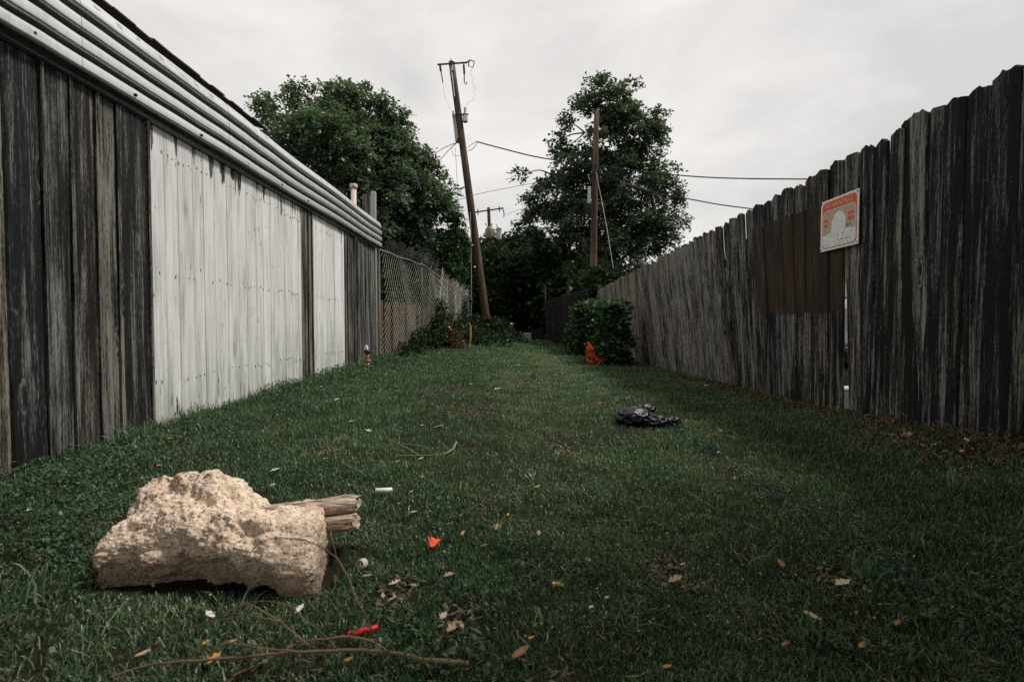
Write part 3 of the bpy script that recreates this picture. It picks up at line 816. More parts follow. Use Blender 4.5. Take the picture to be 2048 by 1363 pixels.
far = [([E(985, 560, 32, 55, 60), E(960, 620, 32, 45, 60), E(1010, 600, 32, 50, 45)], 'dark bushy tree low between the leaning pole and the alley end', 970, 32),
       ([E(1060, 560, 36, 70, 55), E(1100, 600, 36, 70, 42), E(1030, 615, 36, 40, 30)], 'dark spreading tree closing the far end of the alley', 1100, 36),
       ([E(1130, 570, 28, 70, 60), E(1155, 615, 28, 50, 42), E(1105, 618, 28, 34, 26)], 'shaded tree directly left of the bare timber pole', 1150, 28),
       ([E(880, 560, 24, 70, 70), E(820, 520, 24, 80, 60), E(930, 600, 24, 36, 70)], 'dark tree filling the space behind the chain link fence', 850, 24),
       ([E(1010, 510, 60, 70, 22), E(1060, 520, 60, 50, 36), E(960, 520, 60, 40, 22)], 'small distant tree under the transformer pole', 1000, 60),
       ([E(1250, 600, 34, 90, 45), E(1320, 600, 34, 60, 40)], 'low dark tree showing just above the far picket fence', 1280, 34)]
for el, lab, bx_, yy in far:
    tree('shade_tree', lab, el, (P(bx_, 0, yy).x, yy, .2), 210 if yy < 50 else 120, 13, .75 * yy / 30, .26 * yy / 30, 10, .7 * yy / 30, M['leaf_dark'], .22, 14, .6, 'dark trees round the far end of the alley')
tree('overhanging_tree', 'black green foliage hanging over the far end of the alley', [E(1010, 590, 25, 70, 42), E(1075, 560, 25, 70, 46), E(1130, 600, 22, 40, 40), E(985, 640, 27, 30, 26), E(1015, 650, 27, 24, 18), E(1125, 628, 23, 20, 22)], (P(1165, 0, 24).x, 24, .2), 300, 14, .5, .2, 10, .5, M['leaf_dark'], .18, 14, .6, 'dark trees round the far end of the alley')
# unseen tree added behind the camera, its crown shaped to darken the near ground
tree('shade_tree', 'unseen tree added behind the camera to shade the near end of the alley', [((0.4, -2.4, 4.6), (3.6, 1.9, 1.3)), ((-2.6, -1.2, 4.4), (1.6, 1.6, 1.1)), ((.35, 1.3, 4.6), (.55, .8, .5)), ((5.7, 1.0, 5.2), (2.0, 1.6, 1.1)), ((3.6, -1.6, 4.8), (2.2, 1.8, 1.3))], (1.2, -3.4, 0), 430, 14, .45, .2, 10, .5, M['leaf_dark'], .22, 20, .6)
# undergrowth closing the tunnel
def bush(name, label, ells, base, nclump, nper, crad, leaf, nl, ln, mat, group=None, droop=.5, shell=.3, cat='bush', width=.45):
    t_ = thing(name, label, cat, base, group)
    pts, dirs, tint, cc = crown_points(ells, nclump, nper, crad, shell)
    keep = pts[:, 2] > gz(pts[:, 0], pts[:, 1]) + .01
    pts, dirs, tint = pts[keep], dirs[keep], tint[keep]
    Q, tt = sprays(pts, dirs, leaf, nl, ln, droop, tint, width)
    quads_mesh('foliage', Q, mat, t_, {'tint': tt})
    mb = MB(); b = Vector(base)
    for i in rng.choice(len(cc), min(14, len(cc)), replace=False):
        c = Vector(cc[i]); mb.tube(smooth_line([b + Vector((random.uniform(-.08, .08), random.uniform(-.08, .08), -.03)), b.lerp(c, .5), c], 3), [.012, .011, .010, .009, .007, .005, .004], 5)
    mb.build('stems', M['twig'], t_)
    return t_
def gp(x, y): return (x, y, float(gz(x, y)))
bush('vine_bush', 'nearer vine covered bush against the picket fence with big leaves', [((1.78, 9.0, .36), (.19, .40, .38)), ((1.81, 9.0, .74), (.09, .26, .20)), ((1.70, 8.9, .66), (.07, .2, .10)), ((1.70, 8.8, .22), (.18, .3, .24)), ((1.60, 8.8, .62), (.06, .06, .05)), ((1.86, 8.9, .98), (.08, .08, .05)), ((1.66, 8.9, .95), (.05, .08, .06)), ((1.55, 8.7, .12), (.08, .1, .08))], gp(1.85, 9.1), 190, 9, .10, .085, 6, .14, M['leaf_ivy'], droop=.8, width=.5)
bush('vine_bush', 'farther vine covered bush behind, rising to the fence end', [((1.74, 11.6, .66), (.20, .5, .42)), ((1.56, 11.5, .34), (.20, .4, .34)), ((1.98, 12.2, 1.00), (.22, .4, .20)), ((1.62, 11.5, .95), (.10, .2, .12)), ((1.48, 11.5, .62), (.07, .2, .10))], gp(1.85, 11.8), 300, 9, .12, .075, 7, .16, M['leaf_ivy'], droop=.7)
bush('stained_shrub', 'small bright orange stained plant at the foot of the vine bush', [((1.31, 8.5, .20), (.03, .06, .12)), ((1.34, 8.45, .10), (.05, .06, .08)), ((1.40, 8.4, .05), (.08, .06, .04))], gp(1.34, 8.5), 46, 5, .035, .028, 5, .06, M['leaf_orange'], cat='plant')
bush('dead_shrub', 'dead reddish brown shrub at the foot of the chain link fence', [((-1.50, 12.6, .25), (.20, .3, .28)), ((-1.38, 12.5, .10), (.25, .2, .10)), ((-1.55, 12.7, .5), (.08, .1, .16))], gp(-1.5, 12.6), 70, 7, .07, .05, 7, .14, M['leaf_dead'])
bush('fence_shrub', 'green shrub growing through the near half of the chain link fence', [((-1.95, 11.0, .25), (.22, .9, .30)), ((-1.86, 12.4, .42), (.22, .9, .38)), ((-1.62, 14.5, .35), (.25, 1.3, .35)), ((-1.98, 9.6, .12), (.14, .6, .14))], gp(-2, 11.5), 230, 7, .12, .06, 6, .14, M['leaf_dark'])
bush('weed_bush', 'leafy weed clump around the foot of the leaning pole', [((-1.1, 15.2, .18), (.5, .7, .40)), ((-.5, 16.6, .12), (.5, .9, .20)), ((-1.2, 17.0, .5), (.35, .5, .45)), ((.1, 17.2, .06), (.5, .7, .12)), ((-.7, 14.2, .08), (.5, .5, .10))], gp(-.8, 16), 170, 6, .16, .075, 6, .24, M['leaf_dark'], droop=.3)
bush('climbing_vine', 'dark vine leaves hanging on the far half of the chain link fence', [((-1.84, 13.0, .75), (.10, .8, .55)), ((-1.66, 15.5, .7), (.10, 1.2, .6)), ((-1.58, 17.3, .9), (.12, .6, .8))], gp(-1.8, 14), 170, 6, .12, .07, 6, .14, M['leaf_dark'], droop=.8)
bush('weed_bush', 'dark weed clump beyond the leaning pole under the trees', [((-.9, 19.5, .4), (.7, 1.2, .5)), ((-.5, 22, .3), (.5, 1, .35))], gp(0, 20), 170, 8, .2, .12, 7, .25, M['leaf_dark'])
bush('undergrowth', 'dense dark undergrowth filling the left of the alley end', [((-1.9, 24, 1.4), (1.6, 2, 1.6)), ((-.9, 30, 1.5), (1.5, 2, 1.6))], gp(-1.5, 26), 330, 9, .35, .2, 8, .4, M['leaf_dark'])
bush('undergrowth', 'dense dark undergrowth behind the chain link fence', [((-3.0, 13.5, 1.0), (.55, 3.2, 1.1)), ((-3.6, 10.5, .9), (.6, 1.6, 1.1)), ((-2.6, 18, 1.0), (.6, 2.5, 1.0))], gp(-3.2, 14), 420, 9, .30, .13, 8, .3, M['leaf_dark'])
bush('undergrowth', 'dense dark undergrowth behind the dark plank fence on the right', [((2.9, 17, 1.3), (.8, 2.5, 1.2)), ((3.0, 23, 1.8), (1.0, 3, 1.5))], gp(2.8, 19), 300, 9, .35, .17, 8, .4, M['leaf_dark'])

# ------------------------------------------------------------------ chain link fence
random.seed(4)
def cx(Y): return -(2.24 - .0674 * (Y - 8.5))
def ctop(Y): return float(np.interp(Y, [8.5, 10, 11.75, 14, 18], [1.94, 1.98, 2.04, 1.90, 1.72]))
cf = thing('chain_link_fence', 'sagging rusty chain link fence with curling torn mesh beyond the board wall', 'fence', (-2.0, 13, 0))
def link_mesh(name, y0, y1, z0f, z1f, p, rad, bulge):
    m_ = MB(); cols = int((y1 - y0) / p); vs = []; fs = []
    for k in range(cols):
        Yc = y0 + k * p; z0 = z0f(Yc); z1 = z1f(Yc); rows = int((z1 - z0) / p)
        pts = []
        for j in range(rows + 1):
            par = (j % 2) if k % 2 == 0 else (j + 1) % 2
            Y = Yc + par * p; z = z0 + j * p
            dx, dy, dz = bulge(Y, z)
            pts.append((cx(Y) + dx, Y + dy, z + dz))
        n0 = len(m_.v)
        vs = []; fs = []
        for i, q in enumerate(pts):
            for (a, b) in ((-1, -.6), (1, -.6), (0, 1)): vs.append((q[0] + b * rad, q[1] + a * rad, q[2]))
        for i in range(len(pts) - 1):
            for c_ in range(3):
                d_ = (c_ + 1) % 3; fs.append((i * 3 + c_, i * 3 + d_, i * 3 + 3 + d_, i * 3 + 3 + c_))
        m_.add(vs, fs)
    return m_.build(name, M['wire'], cf)
def b1(Y, z):
    t_ = max(0, z - 1.9)
    return (.03 * math.sin(Y * 2.1 + z) + .012 * math.sin(Y * 5 + 2 * z) + .07 * math.sin(min(1, z / 2) * math.pi) + t_ * .45 + .01,
            .03 * math.sin(z * 3 + Y * 1.3) + t_ * .3 * math.sin(Y * 2.7), -.5 * t_ ** 1.5 + .04 * math.sin(Y * 1.3))
link_mesh('mesh', 8.52, 18.0, lambda Y: float(gz(cx(Y), Y)) + .04, lambda Y: ctop(Y) + (.34 if Y < 12.5 else .18) + .06 * math.sin(Y * 9), .062, .0021, b1)
def b2(Y, z): return (.09 + .09 * math.sin(Y * 3.3 + z * 1.2) + .05 * math.sin(Y * 9), .06 * math.sin(z * 4), .07 * math.sin(Y * 3.9))
link_mesh('loose_mesh', 12.0, 18.0, lambda Y: .55 + .2 * math.sin(Y * 2), lambda Y: ctop(Y) + .10 + .07 * math.sin(Y * 5), .066, .0025, b2)
mb = MB(); mb.tube([(cx(Y) + .0, Y, ctop(Y) - .02 + .01 * math.sin(Y * 5)) for Y in np.linspace(8.5, 18, 30)], .019, 8); mb.build('top_rail', M['wire'], cf, True)
for Y in (8.62, 11.6, 14.6, 17.9):
    mb = MB(); mb.tube([(cx(Y) - .03, Y, 0), (cx(Y) - .03, Y, ctop(Y) + .05)], .022, 8); mb.build('post', M['dark_metal'], cf, True)
# tan panel behind
mb = MB()
for i, y in enumerate(np.arange(8.7, 12.5, .48)):
    mb.box((-cx(y) * -1 - .13 - .01 * (i % 2), y, 0), (-cx(y) * -1 - .105 - .01 * (i % 2), y + .475, 1.10 - .03 * math.sin(i * 2.1)))
tagp(mb.build('board_panel', M['panel']), 'low tan brown board panel standing behind the chain link mesh', 'panel')
for a, b, lab in (((-2.10, 9.3, .05), (-2.17, 9.75, .98), 'nearer dark stick leaning on the tan board panel'), ((-1.98, 10.2, .05), (-2.05, 11.1, 1.1), 'farther crooked stick leaning on the tan board panel')):
    mb = MB(); a = Vector(a); b = Vector(b); mb.tube(smooth_line([a, a.lerp(b, .4) + Vector((.0, .05, .02)), b], 4), [.014] * 4 + [.011] * 5, 6)
    tagp(mb.build('stick', M['bark']), lab, 'stick')

# ---- dark plank fences at the far right
fd = thing('dark_fence', 'dark shaded plank fence beyond the vine bushes at the right', 'fence', (1.6, 15, 0))
mb = MB(); random.seed(8)
for i in range(46):
    f = i / 46; x = 1.86 - .62 * f; y = 12.9 + 5.6 * f
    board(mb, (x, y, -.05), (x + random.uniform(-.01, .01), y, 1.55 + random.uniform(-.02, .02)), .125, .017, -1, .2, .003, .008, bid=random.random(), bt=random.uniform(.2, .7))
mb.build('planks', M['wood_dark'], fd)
fp = thing('tall_post', 'thin pale post standing at the end of the dark plank fence', 'post', gp(1.22, 18.6))
mb = MB(); mb.tube([(1.28, 18.5, 0), (1.20, 18.5, 2.1)], .03, 8); mb.build('shaft', M['wood_post'], fp)
fe = thing('dark_gate', 'low black gate panel between the dark fence and the grey block wall', 'gate', gp(1.0, 19.6))
mb = MB()
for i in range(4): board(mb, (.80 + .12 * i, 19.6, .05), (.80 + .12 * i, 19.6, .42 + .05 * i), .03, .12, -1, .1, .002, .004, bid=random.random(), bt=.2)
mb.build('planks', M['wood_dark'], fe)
gw = thing('block_wall', 'small pale grey block wall glimpsed through the opening at the alley end', 'wall', gp(.6, 21))
mb = MB()
for r_ in range(4):
    for c_ in range(2):
        x0 = .42 + c_ * .20 + (.03 if r_ % 2 else 0); mb.box((x0, 21, -.06 + r_ * .10), (x0 + .195, 21.2, .037 + r_ * .10), 0, .006)
mb.build('blocks', M['grey_wall'], gw)

# ------------------------------------------------------------------ poles
random.seed(2)
def ptube(mb, a, b, ra, rb, n=14, seg=10, **k):
    a = Vector(a); b = Vector(b); mb.tube([a.lerp(b, i / seg) for i in range(seg + 1)], [ra + (rb - ra) * i / seg for i in range(seg + 1)], n, **k)
YP = 19.5
lp = thing('utility_pole', 'tall leaning timber utility pole with a crossarm and grey transformer can', 'utility pole', tuple(P(976, 668, YP)))
A = P(977, 675, YP); B = P(905, 133, YP)
mb = MB(); ptube(mb, A, B, .17, .115); mb.build('shaft', M['pole'], lp, True)
def LPp(px, py, dy=0): return P(px, py, YP + dy)
mb = MB(); mb.tube([LPp(877, 138, -.16), LPp(936, 134, -.16)], .032, 6); mb.build('crossarm', M['pole_far'], lp)
mb = MB(); mb.tube([LPp(906, 128, 0), LPp(906, 134, 0)], [.06, .13], 12); mb.tube([LPp(907, 136, -.13), LPp(907, 150, -.13)], .04, 6); mb.build('pole_cap', M['galv'], lp)
for pts in ([(882, 137), (884, 150), (888, 173)], [(929, 135), (930, 155), (930, 173), (933, 177), (935, 172)]):
    mb = MB(); L = [LPp(*q, -.2) for q in pts]; mb.tube(L, .022, 6)
    for s_ in range(5):
        c_ = L[0].lerp(L[1], .2 + s_ * .18); mb.tube([c_, c_ - Vector((0, 0, .04))], .04, 8)
    mb.build('insulator', M['dark_metal'], lp)
mb = MB(); mb.tube([LPp(936, 133, -.16), LPp(940, 132, -.16)], .03, 6)
sq = [(940, 129), (950, 132), (947, 144), (938, 141), (940, 129)]
mb.tube([LPp(*q, -.16) for q in sq], .022, 5); mb.build('cutout_switch', M['dark_metal'], lp)
def can(px0, py0, px1, py1, rpx, dy, mat, parent, nm, Y=YP, lid=True):
    a = P(px0, py0, Y + dy); b = P(px1, py1, Y + dy); r = rpx / F * Y; m_ = MB()
    ax = (b - a)
    prof = [(0, .85), (.02, 1.04), (.07, 1.04), (.08, 1.0), (.5, 1.0), (.93, 1.0), (.97, .97), (1, .8)]
    m_.tube([a + ax * f for f, _ in prof], [r * s_ for _, s_ in prof], 18); return m_.build(nm, mat, parent, True)
can(914, 236, 920, 289, 8.0, .14, M['tin_grey'], lp, 'transformer_can')
can(931, 233, 932, 250, 5.0, -.1, M['galv'], lp, 'small_can')
mb = MB(); mb.tube([LPp(908, 236, -.1), LPp(908, 228, -.1)], [.05, .03], 8); mb.build('bushing', M['tin_grey'], lp); mb = MB(); mb.tube([LPp(932, 233, -.1), LPp(931, 221, -.1)], [.05, .045], 8); mb.build('bushing', M['tin_grey'], lp)
mb = MB(); mb.tube([LPp(914, 236, -.1), LPp(938, 234, -.1)], .03, 6); mb.build('bracket', M['dark_metal'], lp); mb = MB(); mb.tube([LPp(916, 282, -.05), LPp(924, 281, -.05)], .04, 6); mb.build('bracket', M['dark_metal'], lp)
mb = MB()
mb.tube(smooth_line([LPp(903, 140, -.13), LPp(907, 165, -.15), LPp(911, 200, -.15)], 4), .018, 5)
mb.build('brace', M['galv'], lp)

rp = thing('timber_pole', 'bare topped brown timber pole standing behind the far end of the picket fence', 'utility pole', (P(1184, 0, 18).x, 18, .1))
mb = MB(); A = P(1183.5, 655, 18); B = P(1191, 230, 18); ptube(mb, A, B, .135, .088); mb.build('shaft', M['pole'], rp, True)
mb = MB(); a = P(1177, 376, 17.8); b = P(1177, 409, 17.8); mb.box((a.x - .05, 17.74, b.z), (a.x + .05, 17.86, a.z), 0, .01); mb.build('meter_box', M['tin_grey'], rp)
mb = MB(); mb.tube([P(1187, 345, 17.85), P(1196, 343, 17.8)], .03, 6); mb.tube([P(1180, 350, 17.85), P(1190, 352, 17.8)], .03, 6); mb.tube([P(1184, 352, 17.85), P(1179, 372, 17.8)], .014, 5); mb.build('bracket', M['dark_metal'], rp)
mb = MB(); mb.tube([P(1193.5, 600, 15.5), P(1193.5, 569, 15.5)], .035, 8); tagp(mb.build('pipe_post', M['galv']), 'short galvanised pipe post rising at the foot of the brown pole', 'post')

YT = 45.
tp = thing('transformer_pole', 'distant pole with a round rusty transformer and a pale can below its crossarm', 'utility pole', (P(983, 0, YT).x, YT, 0))
mb = MB(); ptube(mb, P(986, 655, YT), P(977.5, 417, YT), .19, .14); mb.build('shaft', M['pole_far'], tp, True)
mb = MB(); mb.tube([P(951, 426, YT - .2), P(1007, 418, YT - .2)], .065, 6); mb.build('crossarm', M['pole_far'], tp)
mb = MB()
for px, py in ((956, 426), (999, 420)): mb.tube([P(px, py - 6, YT - .2), P(px + .3, py + 5, YT - .2)], .05, 6); mb.build('insulator', M['dark_metal'], tp); mb = MB()
mb.tube([P(1006, 420, YT - .2), P(1008, 426, YT - .2), P(1008, 436, YT - .2)], .045, 6); mb.build('insulator', M['dark_metal'], tp)
m_ = MB(); a = P(979, 454, YT - .5); b = P(981, 480, YT - .5); prof = [(0, .4), (.06, .62), (.12, .62), (.2, .92), (.4, 1.0), (.8, 1.0), (.93, .9), (1, .6)]
m_.tube([a + (b - a) * f for f, _ in prof], [s_ * .42 for _, s_ in prof], 18); m_.build('transformer_drum', M['rust_can'], tp, True)
can(998, 457, 998, 480, 5.3, -.3, M['tin_grey'], tp, 'transformer_can', YT)
mb = MB(); mb.tube([P(984, 461, YT - .3), P(994, 461, YT - .3)], .05, 6); mb.tube([P(984, 470, YT - .3), P(994, 470, YT - .3)], .05, 6); mb.tube([P(973, 453, YT - .5), P(971, 448, YT - .5)], .04, 5); mb.tube([P(983, 453, YT - .5), P(984, 448, YT - .5)], .05, 5); mb.tube([P(996, 457, YT - .3), P(993, 450, YT - .3)], .04, 5); mb.build('bracket', M['dark_metal'], tp)
tp2 = thing('far_pole', 'farthest small pole with a short crossarm above the distant treetops', 'utility pole', (P(1004, 0, 72).x, 72, 0))
mb = MB(); ptube(mb, P(1005, 655, 72), P(1004, 483, 72), .18, .13, 8); mb.build('shaft', M['pole_far'], tp2)
mb = MB(); mb.tube([P(994, 488, 71.7), P(1025, 485, 71.7)], .08, 6); mb.tube([P(1016, 482, 71.7), P(1016, 488, 71.7)], .08, 5); mb.build('crossarm', M['pole_far'], tp2)

# wires: each a sagging line between real points
def wire(label, pts, rad, mat='cable', nm='overhead_wire', cat='wire', k=10, group='overhead wires'):
    m_ = MB(); m_.tube(smooth_line(pts, k), rad, 5)
    return tagp(m_.build(nm, M[mat]), label, cat, group)
wire('thick black wire sagging from the leaning pole to the bare brown pole', [P(955, 288, 19.4), P(1000, 300, 19.1), P(1080, 319, 18.6), P(1186, 333, 17.85)], .024)
wire('upper black wire running from the brown pole to the right over the picket fence', [P(1190, 334, 17.85), P(1290, 347, 16.8), P(1420, 358, 15.8), P(1600, 361, 14.8), P(1765, 359, 14.2)], .020)
w3 = thing('service_cable', 'lower black cable with a thick grey splice running right from the brown pole', 'cable', tuple(P(1191, 345, 17.85)), 'overhead wires')
m_ = MB(); m_.tube(smooth_line([P(1191, 345, 17.85), P(1240, 366, 17.2), P(1300, 386, 16.5), P(1380, 401, 15.9), P(1480, 417, 15.2), P(1745, 445, 14.1)], 10), .018, 5); m_.build('cable', M['cable'], w3)
m_ = MB(); a, b = P(1250, 371, 17.0), P(1296, 386, 16.5); m_.tube([a, a.lerp(b, .04), a.lerp(b, .96), b], [.03, .06, .06, .03], 10); m_.build('splice_sleeve', M['dark_metal'], w3)
wire('thin second strand beside the grey splice cable', [P(1192, 343, 17.8), P(1225, 356, 17.4), P(1252, 370, 17.0)], .012)
wire('pale guy wire slanting down from the brown pole to behind the fence', [P(1190, 345, 17.8), P(1212, 455, 16.9), P(1236, 600, 16)], .009, 'cable_pale', 'guy_wire')
wire('long pale vertical wire left of the leaning pole', [P(912, 300, 19.2), P(919, 430, 19.1), P(928, 560, 19.0), P(934, 668, 18.9)], .010, 'cable_pale', 'guy_wire')
wire('pale wire hanging beside the leaning pole down to the yellow stake', [P(941, 425, 19.0), P(943, 540, 18.9), P(942, 672, 18.8)], .013, 'cable_pale', 'guy_wire')
wire('thin line crossing low in front of the leaning pole towards the tall tree', [P(740, 443, 22), P(860, 420, 21.5), P(950, 392, 21), P(1050, 372, 22), P(1120, 358, 24)], .010)
wire('upper wire going left from the leaning pole into the leafy tree', [P(915, 290, 19.4), P(893, 298, 19.3), P(860, 318, 19.1), P(760, 380, 18.8)], .012)
wire('lower wire going left from the leaning pole into the leafy tree', [P(914, 291, 19.3), P(900, 303, 19.2), P(872, 332, 19.0), P(790, 400, 18.6)], .012)
wire('looped lead hanging under the transformer can of the leaning pole', [P(912, 291, 19.3), P(905, 300, 19.3), P(908, 313, 19.2), P(918, 316, 19.2), P(925, 310, 19.2)], .008)
wire('curling black lead joining the thick wire to the leaning pole', [P(937, 305, 19.3), P(943, 304, 19.3), P(950, 298, 19.3), P(955, 290, 19.4)], .012)
wire('short black lead above the curl on the leaning pole', [P(936, 300, 19.3), P(944, 293, 19.3), P(955, 287, 19.4)], .010)
zz = [(945, 146), (943, 160), (950, 165), (945, 170), (951, 176), (946, 180), (953, 183), (948, 190), (952, 196), (948, 200), (947, 208), (938, 210), (934, 226)]
wire('thin zigzag wire dangling from the end of the upper crossarm', [P(a, b, 19.3) for a, b in zz], .006, 'cable_pale', k=3)
wire('thin wire dropping from the left insulator of the leaning pole', [P(888, 173, 19.3), P(893, 205, 19.3), P(907, 233, 19.3)], .005, 'cable_pale')
wire('black line running from the metal post down to the chain link mesh', [P(758, 455, 8.7), P(785, 478, 9.6), P(806, 500, 10.4)], .004)
wire('thin distant line rising right from the transformer pole', [P(1008, 432, 44.8), P(1040, 420, 44), P(1120, 385, 42)], .012)

# yellow stake
ys_ = G(940, 697); st = thing('marker_stake', 'thin yellow marker stake with a bent tip left of the leaning pole foot', 'stake', tuple(ys_))
x, y, z = ys_; k_ = y / F
mb = MB(); mb.tube([(x, y, z - .02), (x, y, z + 12 * k_)], .012, 8); mb.build('pale_foot', M['white_plastic'], st)
mb = MB(); mb.tube(smooth_line([(x, y, z + 11 * k_), (x + .015, y, z + 30 * k_), (x + .01, y, z + 46 * k_)], 4), [.02, .022, .025, .025, .025, .024, .023, .022, .02], 8); mb.build('sleeve', M['yellow'], st)
mb = MB(); mb.tube([(x + .02, y - .01, z + 46 * k_), (x - .03, y - .01, z + 53 * k_)], [.012, .008], 6); mb.build('bent_tip', M['yellow'], st)

# ------------------------------------------------------------------ yard behind the right fence
bh = thing('house', 'tan house wall glimpsed through the gap in the picket fence', 'house', (12, 14, 0))
mb = MB(); mb.box((8.4, 13.8, 0), (17, 19, 3.6)); mb.build('wall', M['tan_wall'], bh)
mb = MB(); mb.add([(8.1, 13.5, 3.6), (17.3, 13.5, 3.6), (17.3, 19.3, 3.6), (8.1, 19.3, 3.6), (10.5, 16.4, 4.6), (15, 16.4, 4.6)], [(0, 1, 5, 4), (1, 2, 5), (2, 3, 4, 5), (3, 0, 4), (3, 2, 1, 0)]); mb.build('roof', M['shingle'], bh)
for x0 in (9.6, 12.4):
    mb = MB(); mb.box((x0, 13.76, 1.1), (x0 + 1.1, 13.797, 2.3)); w_ = mb.build('window', M['car_glass'], bh)
    mb = MB()
    for a, b in (((x0 - .06, 13.74, 1.04), (x0 + 1.16, 13.755, 1.1)), ((x0 - .06, 13.74, 2.3), (x0 + 1.16, 13.755, 2.36)), ((x0 - .06, 13.74, 1.1), (x0, 13.755, 2.3)), ((x0 + 1.1, 13.74, 1.1), (x0 + 1.16, 13.755, 2.3))): mb.box(a, b)
    f_ = mb.build('frame', M['white_plastic'], w_); f_.location = (0, 0, 0)

car = thing('parked_car', 'white car parked behind the gap in the picket fence', 'car', (6.3, 8.8, 0))
cx0, cy0 = 6.3, 8.8
side = [(-2.2, .32), (-2.25, .55), (-2.15, .78), (-1.15, .95), (-.45, 1.40), (.75, 1.44), (1.45, 1.05), (2.1, .98), (2.25, .6), (2.2, .32)]
def car_y(z): return .86 - max(0, z - .9) * .42
m_ = MB(); n = len(side)
L = [(cx0 + a, cy0 - car_y(z), z) for a, z in side]; Rr = [(cx0 + a, cy0 + car_y(z), z) for a, z in side]
m_.add(L + Rr, [tuple(range(n - 1, -1, -1)), tuple(range(n, 2 * n))] + [(i, (i + 1) % n, (i + 1) % n + n, i + n) for i in range(n)])
o = m_.build('body', M['car_paint'], car); bv = o.modifiers.new('b', 'BEVEL'); bv.width = .05; bv.segments = 3
for s_ in (-1, 1):
    m_ = MB(); g_ = [(-.98, .98), (-.42, 1.32), (.70, 1.36), (1.28, 1.03)]
    V_ = [(cx0 + a, cy0 + s_ * (car_y(z) + .004), z) for a, z in g_]; m_.add(V_ + [(a, b + s_ * .006, c_) for a, b, c_ in V_], [(0, 1, 2, 3), (4, 5, 6, 7), (0, 1, 5, 4), (1, 2, 6, 5), (2, 3, 7, 6), (3, 0, 4, 7)])
    m_.build('side_window', M['car_glass'], car)
m_ = MB(); V_ = [(cx0 - 1.10, cy0 - .72, .985), (cx0 - 1.10, cy0 + .72, .985), (cx0 - .50, cy0 + .60, 1.375), (cx0 - .50, cy0 - .60, 1.375)]
m_.add([(a - .012, b, c_ + .012) for a, b, c_ in V_] + V_, [(0, 1, 2, 3), (7, 6, 5, 4), (0, 4, 5, 1), (1, 5, 6, 2), (2, 6, 7, 3), (3, 7, 4, 0)]); m_.build('windscreen', M['car_glass'], car)
for wx in (-1.4, 1.4):
    for s_ in (-1, 1):
        yy = cy0 + s_ * .80
        w_ = bpy.data.objects.new('wheel', None); C.objects.link(w_); w_.parent = car; w_.location = (wx, s_ * .80, .32)
        m_ = MB(); m_.tube([(cx0 + wx, yy - .1, .32), (cx0 + wx, yy - .08, .32), (cx0 + wx, yy + .08, .32), (cx0 + wx, yy + .1, .32)], [.28, .32, .32, .28], 22); m_.build('tyre', M['tyre'], w_)
        m_ = MB(); m_.tube([(cx0 + wx, yy - .104, .32), (cx0 + wx, yy + .104, .32)], .19, 16); m_.build('rim', M['galv'], w_)
for s_ in (-1, 1):
    m_ = MB(); m_.box((cx0 - 2.27, cy0 + s_ * .65 - .14, .6), (cx0 - 2.19, cy0 + s_ * .65 + .14, .72), 0, .02); m_.build('headlight', M['white_plastic'], car)
mb = MB(); mb.box((2.75, 4.9, -.02), (4.6, 5.05, .045), 0, .015)
tagp(mb.build('parking_curb', M['concrete']), 'pale concrete parking bar lying on gravel behind the fence gap', 'curb')

# ------------------------------------------------------------------ concrete chunk
random.seed(1)
rk = thing('concrete_chunk', 'big rough tan concrete chunk with a broken post stub lying in the grass', 'rock', (-.75, 1.32, 0))
def pebble_mat():
    t = NT('rough_aggregate'); p = t.obj()
    vc = t.vor(p, 95, out='Color'); vd = t.vor(p, 95); v2 = t.vor(p, 230, out='Color'); v2d = t.vor(p, 230)
    hs = t.n('ShaderNodeSeparateColor'); t.l(vc, hs.inputs[0]); hs2 = t.n('ShaderNodeSeparateColor'); t.l(v2, hs2.inputs[0])
    n1 = t.noise(p, 9, 7, .6); n2 = t.noise(p, 60, 5, .7)
    base = t.ramp(t.math('ADD', t.math('MULTIPLY', n1, .5), t.math('MULTIPLY', n2, .5)), [(.3, (.28, .19, .12)), (.46, (.58, .445, .325)), (.64, (.82, .70, .57))])
    peb = t.ramp(hs.outputs[0], [(0., (.20, .12, .075)), (.2, (.42, .30, .20)), (.45, (.56, .46, .36)), (.62, (.44, .23, .13)), (.75, (.30, .26, .22)), (1., (.72, .66, .58))])
    pm = t.math('MULTIPLY', t.math('LESS_THAN', vd, .42), t.math('GREATER_THAN', hs.outputs[1], .45))
    c = t.mix(t.math('MULTIPLY', pm, .8), base, peb)
    pit = t.math('MULTIPLY', t.math('GREATER_THAN', hs2.outputs[1], .80), t.math('LESS_THAN', v2d, .45))
    pm2 = t.math('MULTIPLY', pit, .75); c = t.mix(pm2, c, (.10, .065, .04))
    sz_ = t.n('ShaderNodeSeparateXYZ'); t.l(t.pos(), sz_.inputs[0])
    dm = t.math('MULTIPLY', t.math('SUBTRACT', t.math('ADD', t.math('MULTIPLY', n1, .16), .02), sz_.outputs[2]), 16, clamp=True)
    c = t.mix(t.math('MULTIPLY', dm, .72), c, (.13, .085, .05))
    h = t.math('SUBTRACT', t.math('ADD', t.math('MULTIPLY', n2, .8), t.math('MULTIPLY', pm, t.math('SUBTRACT', .5, vd))), t.math('MULTIPLY', pit, .5))
    t.pbr(c, .92, 0, t.bump(h, 1.0, .006), .15)
    return t.m
M['rock'] = pebble_mat()
N = 96; V = []; Fc = []; index = {}
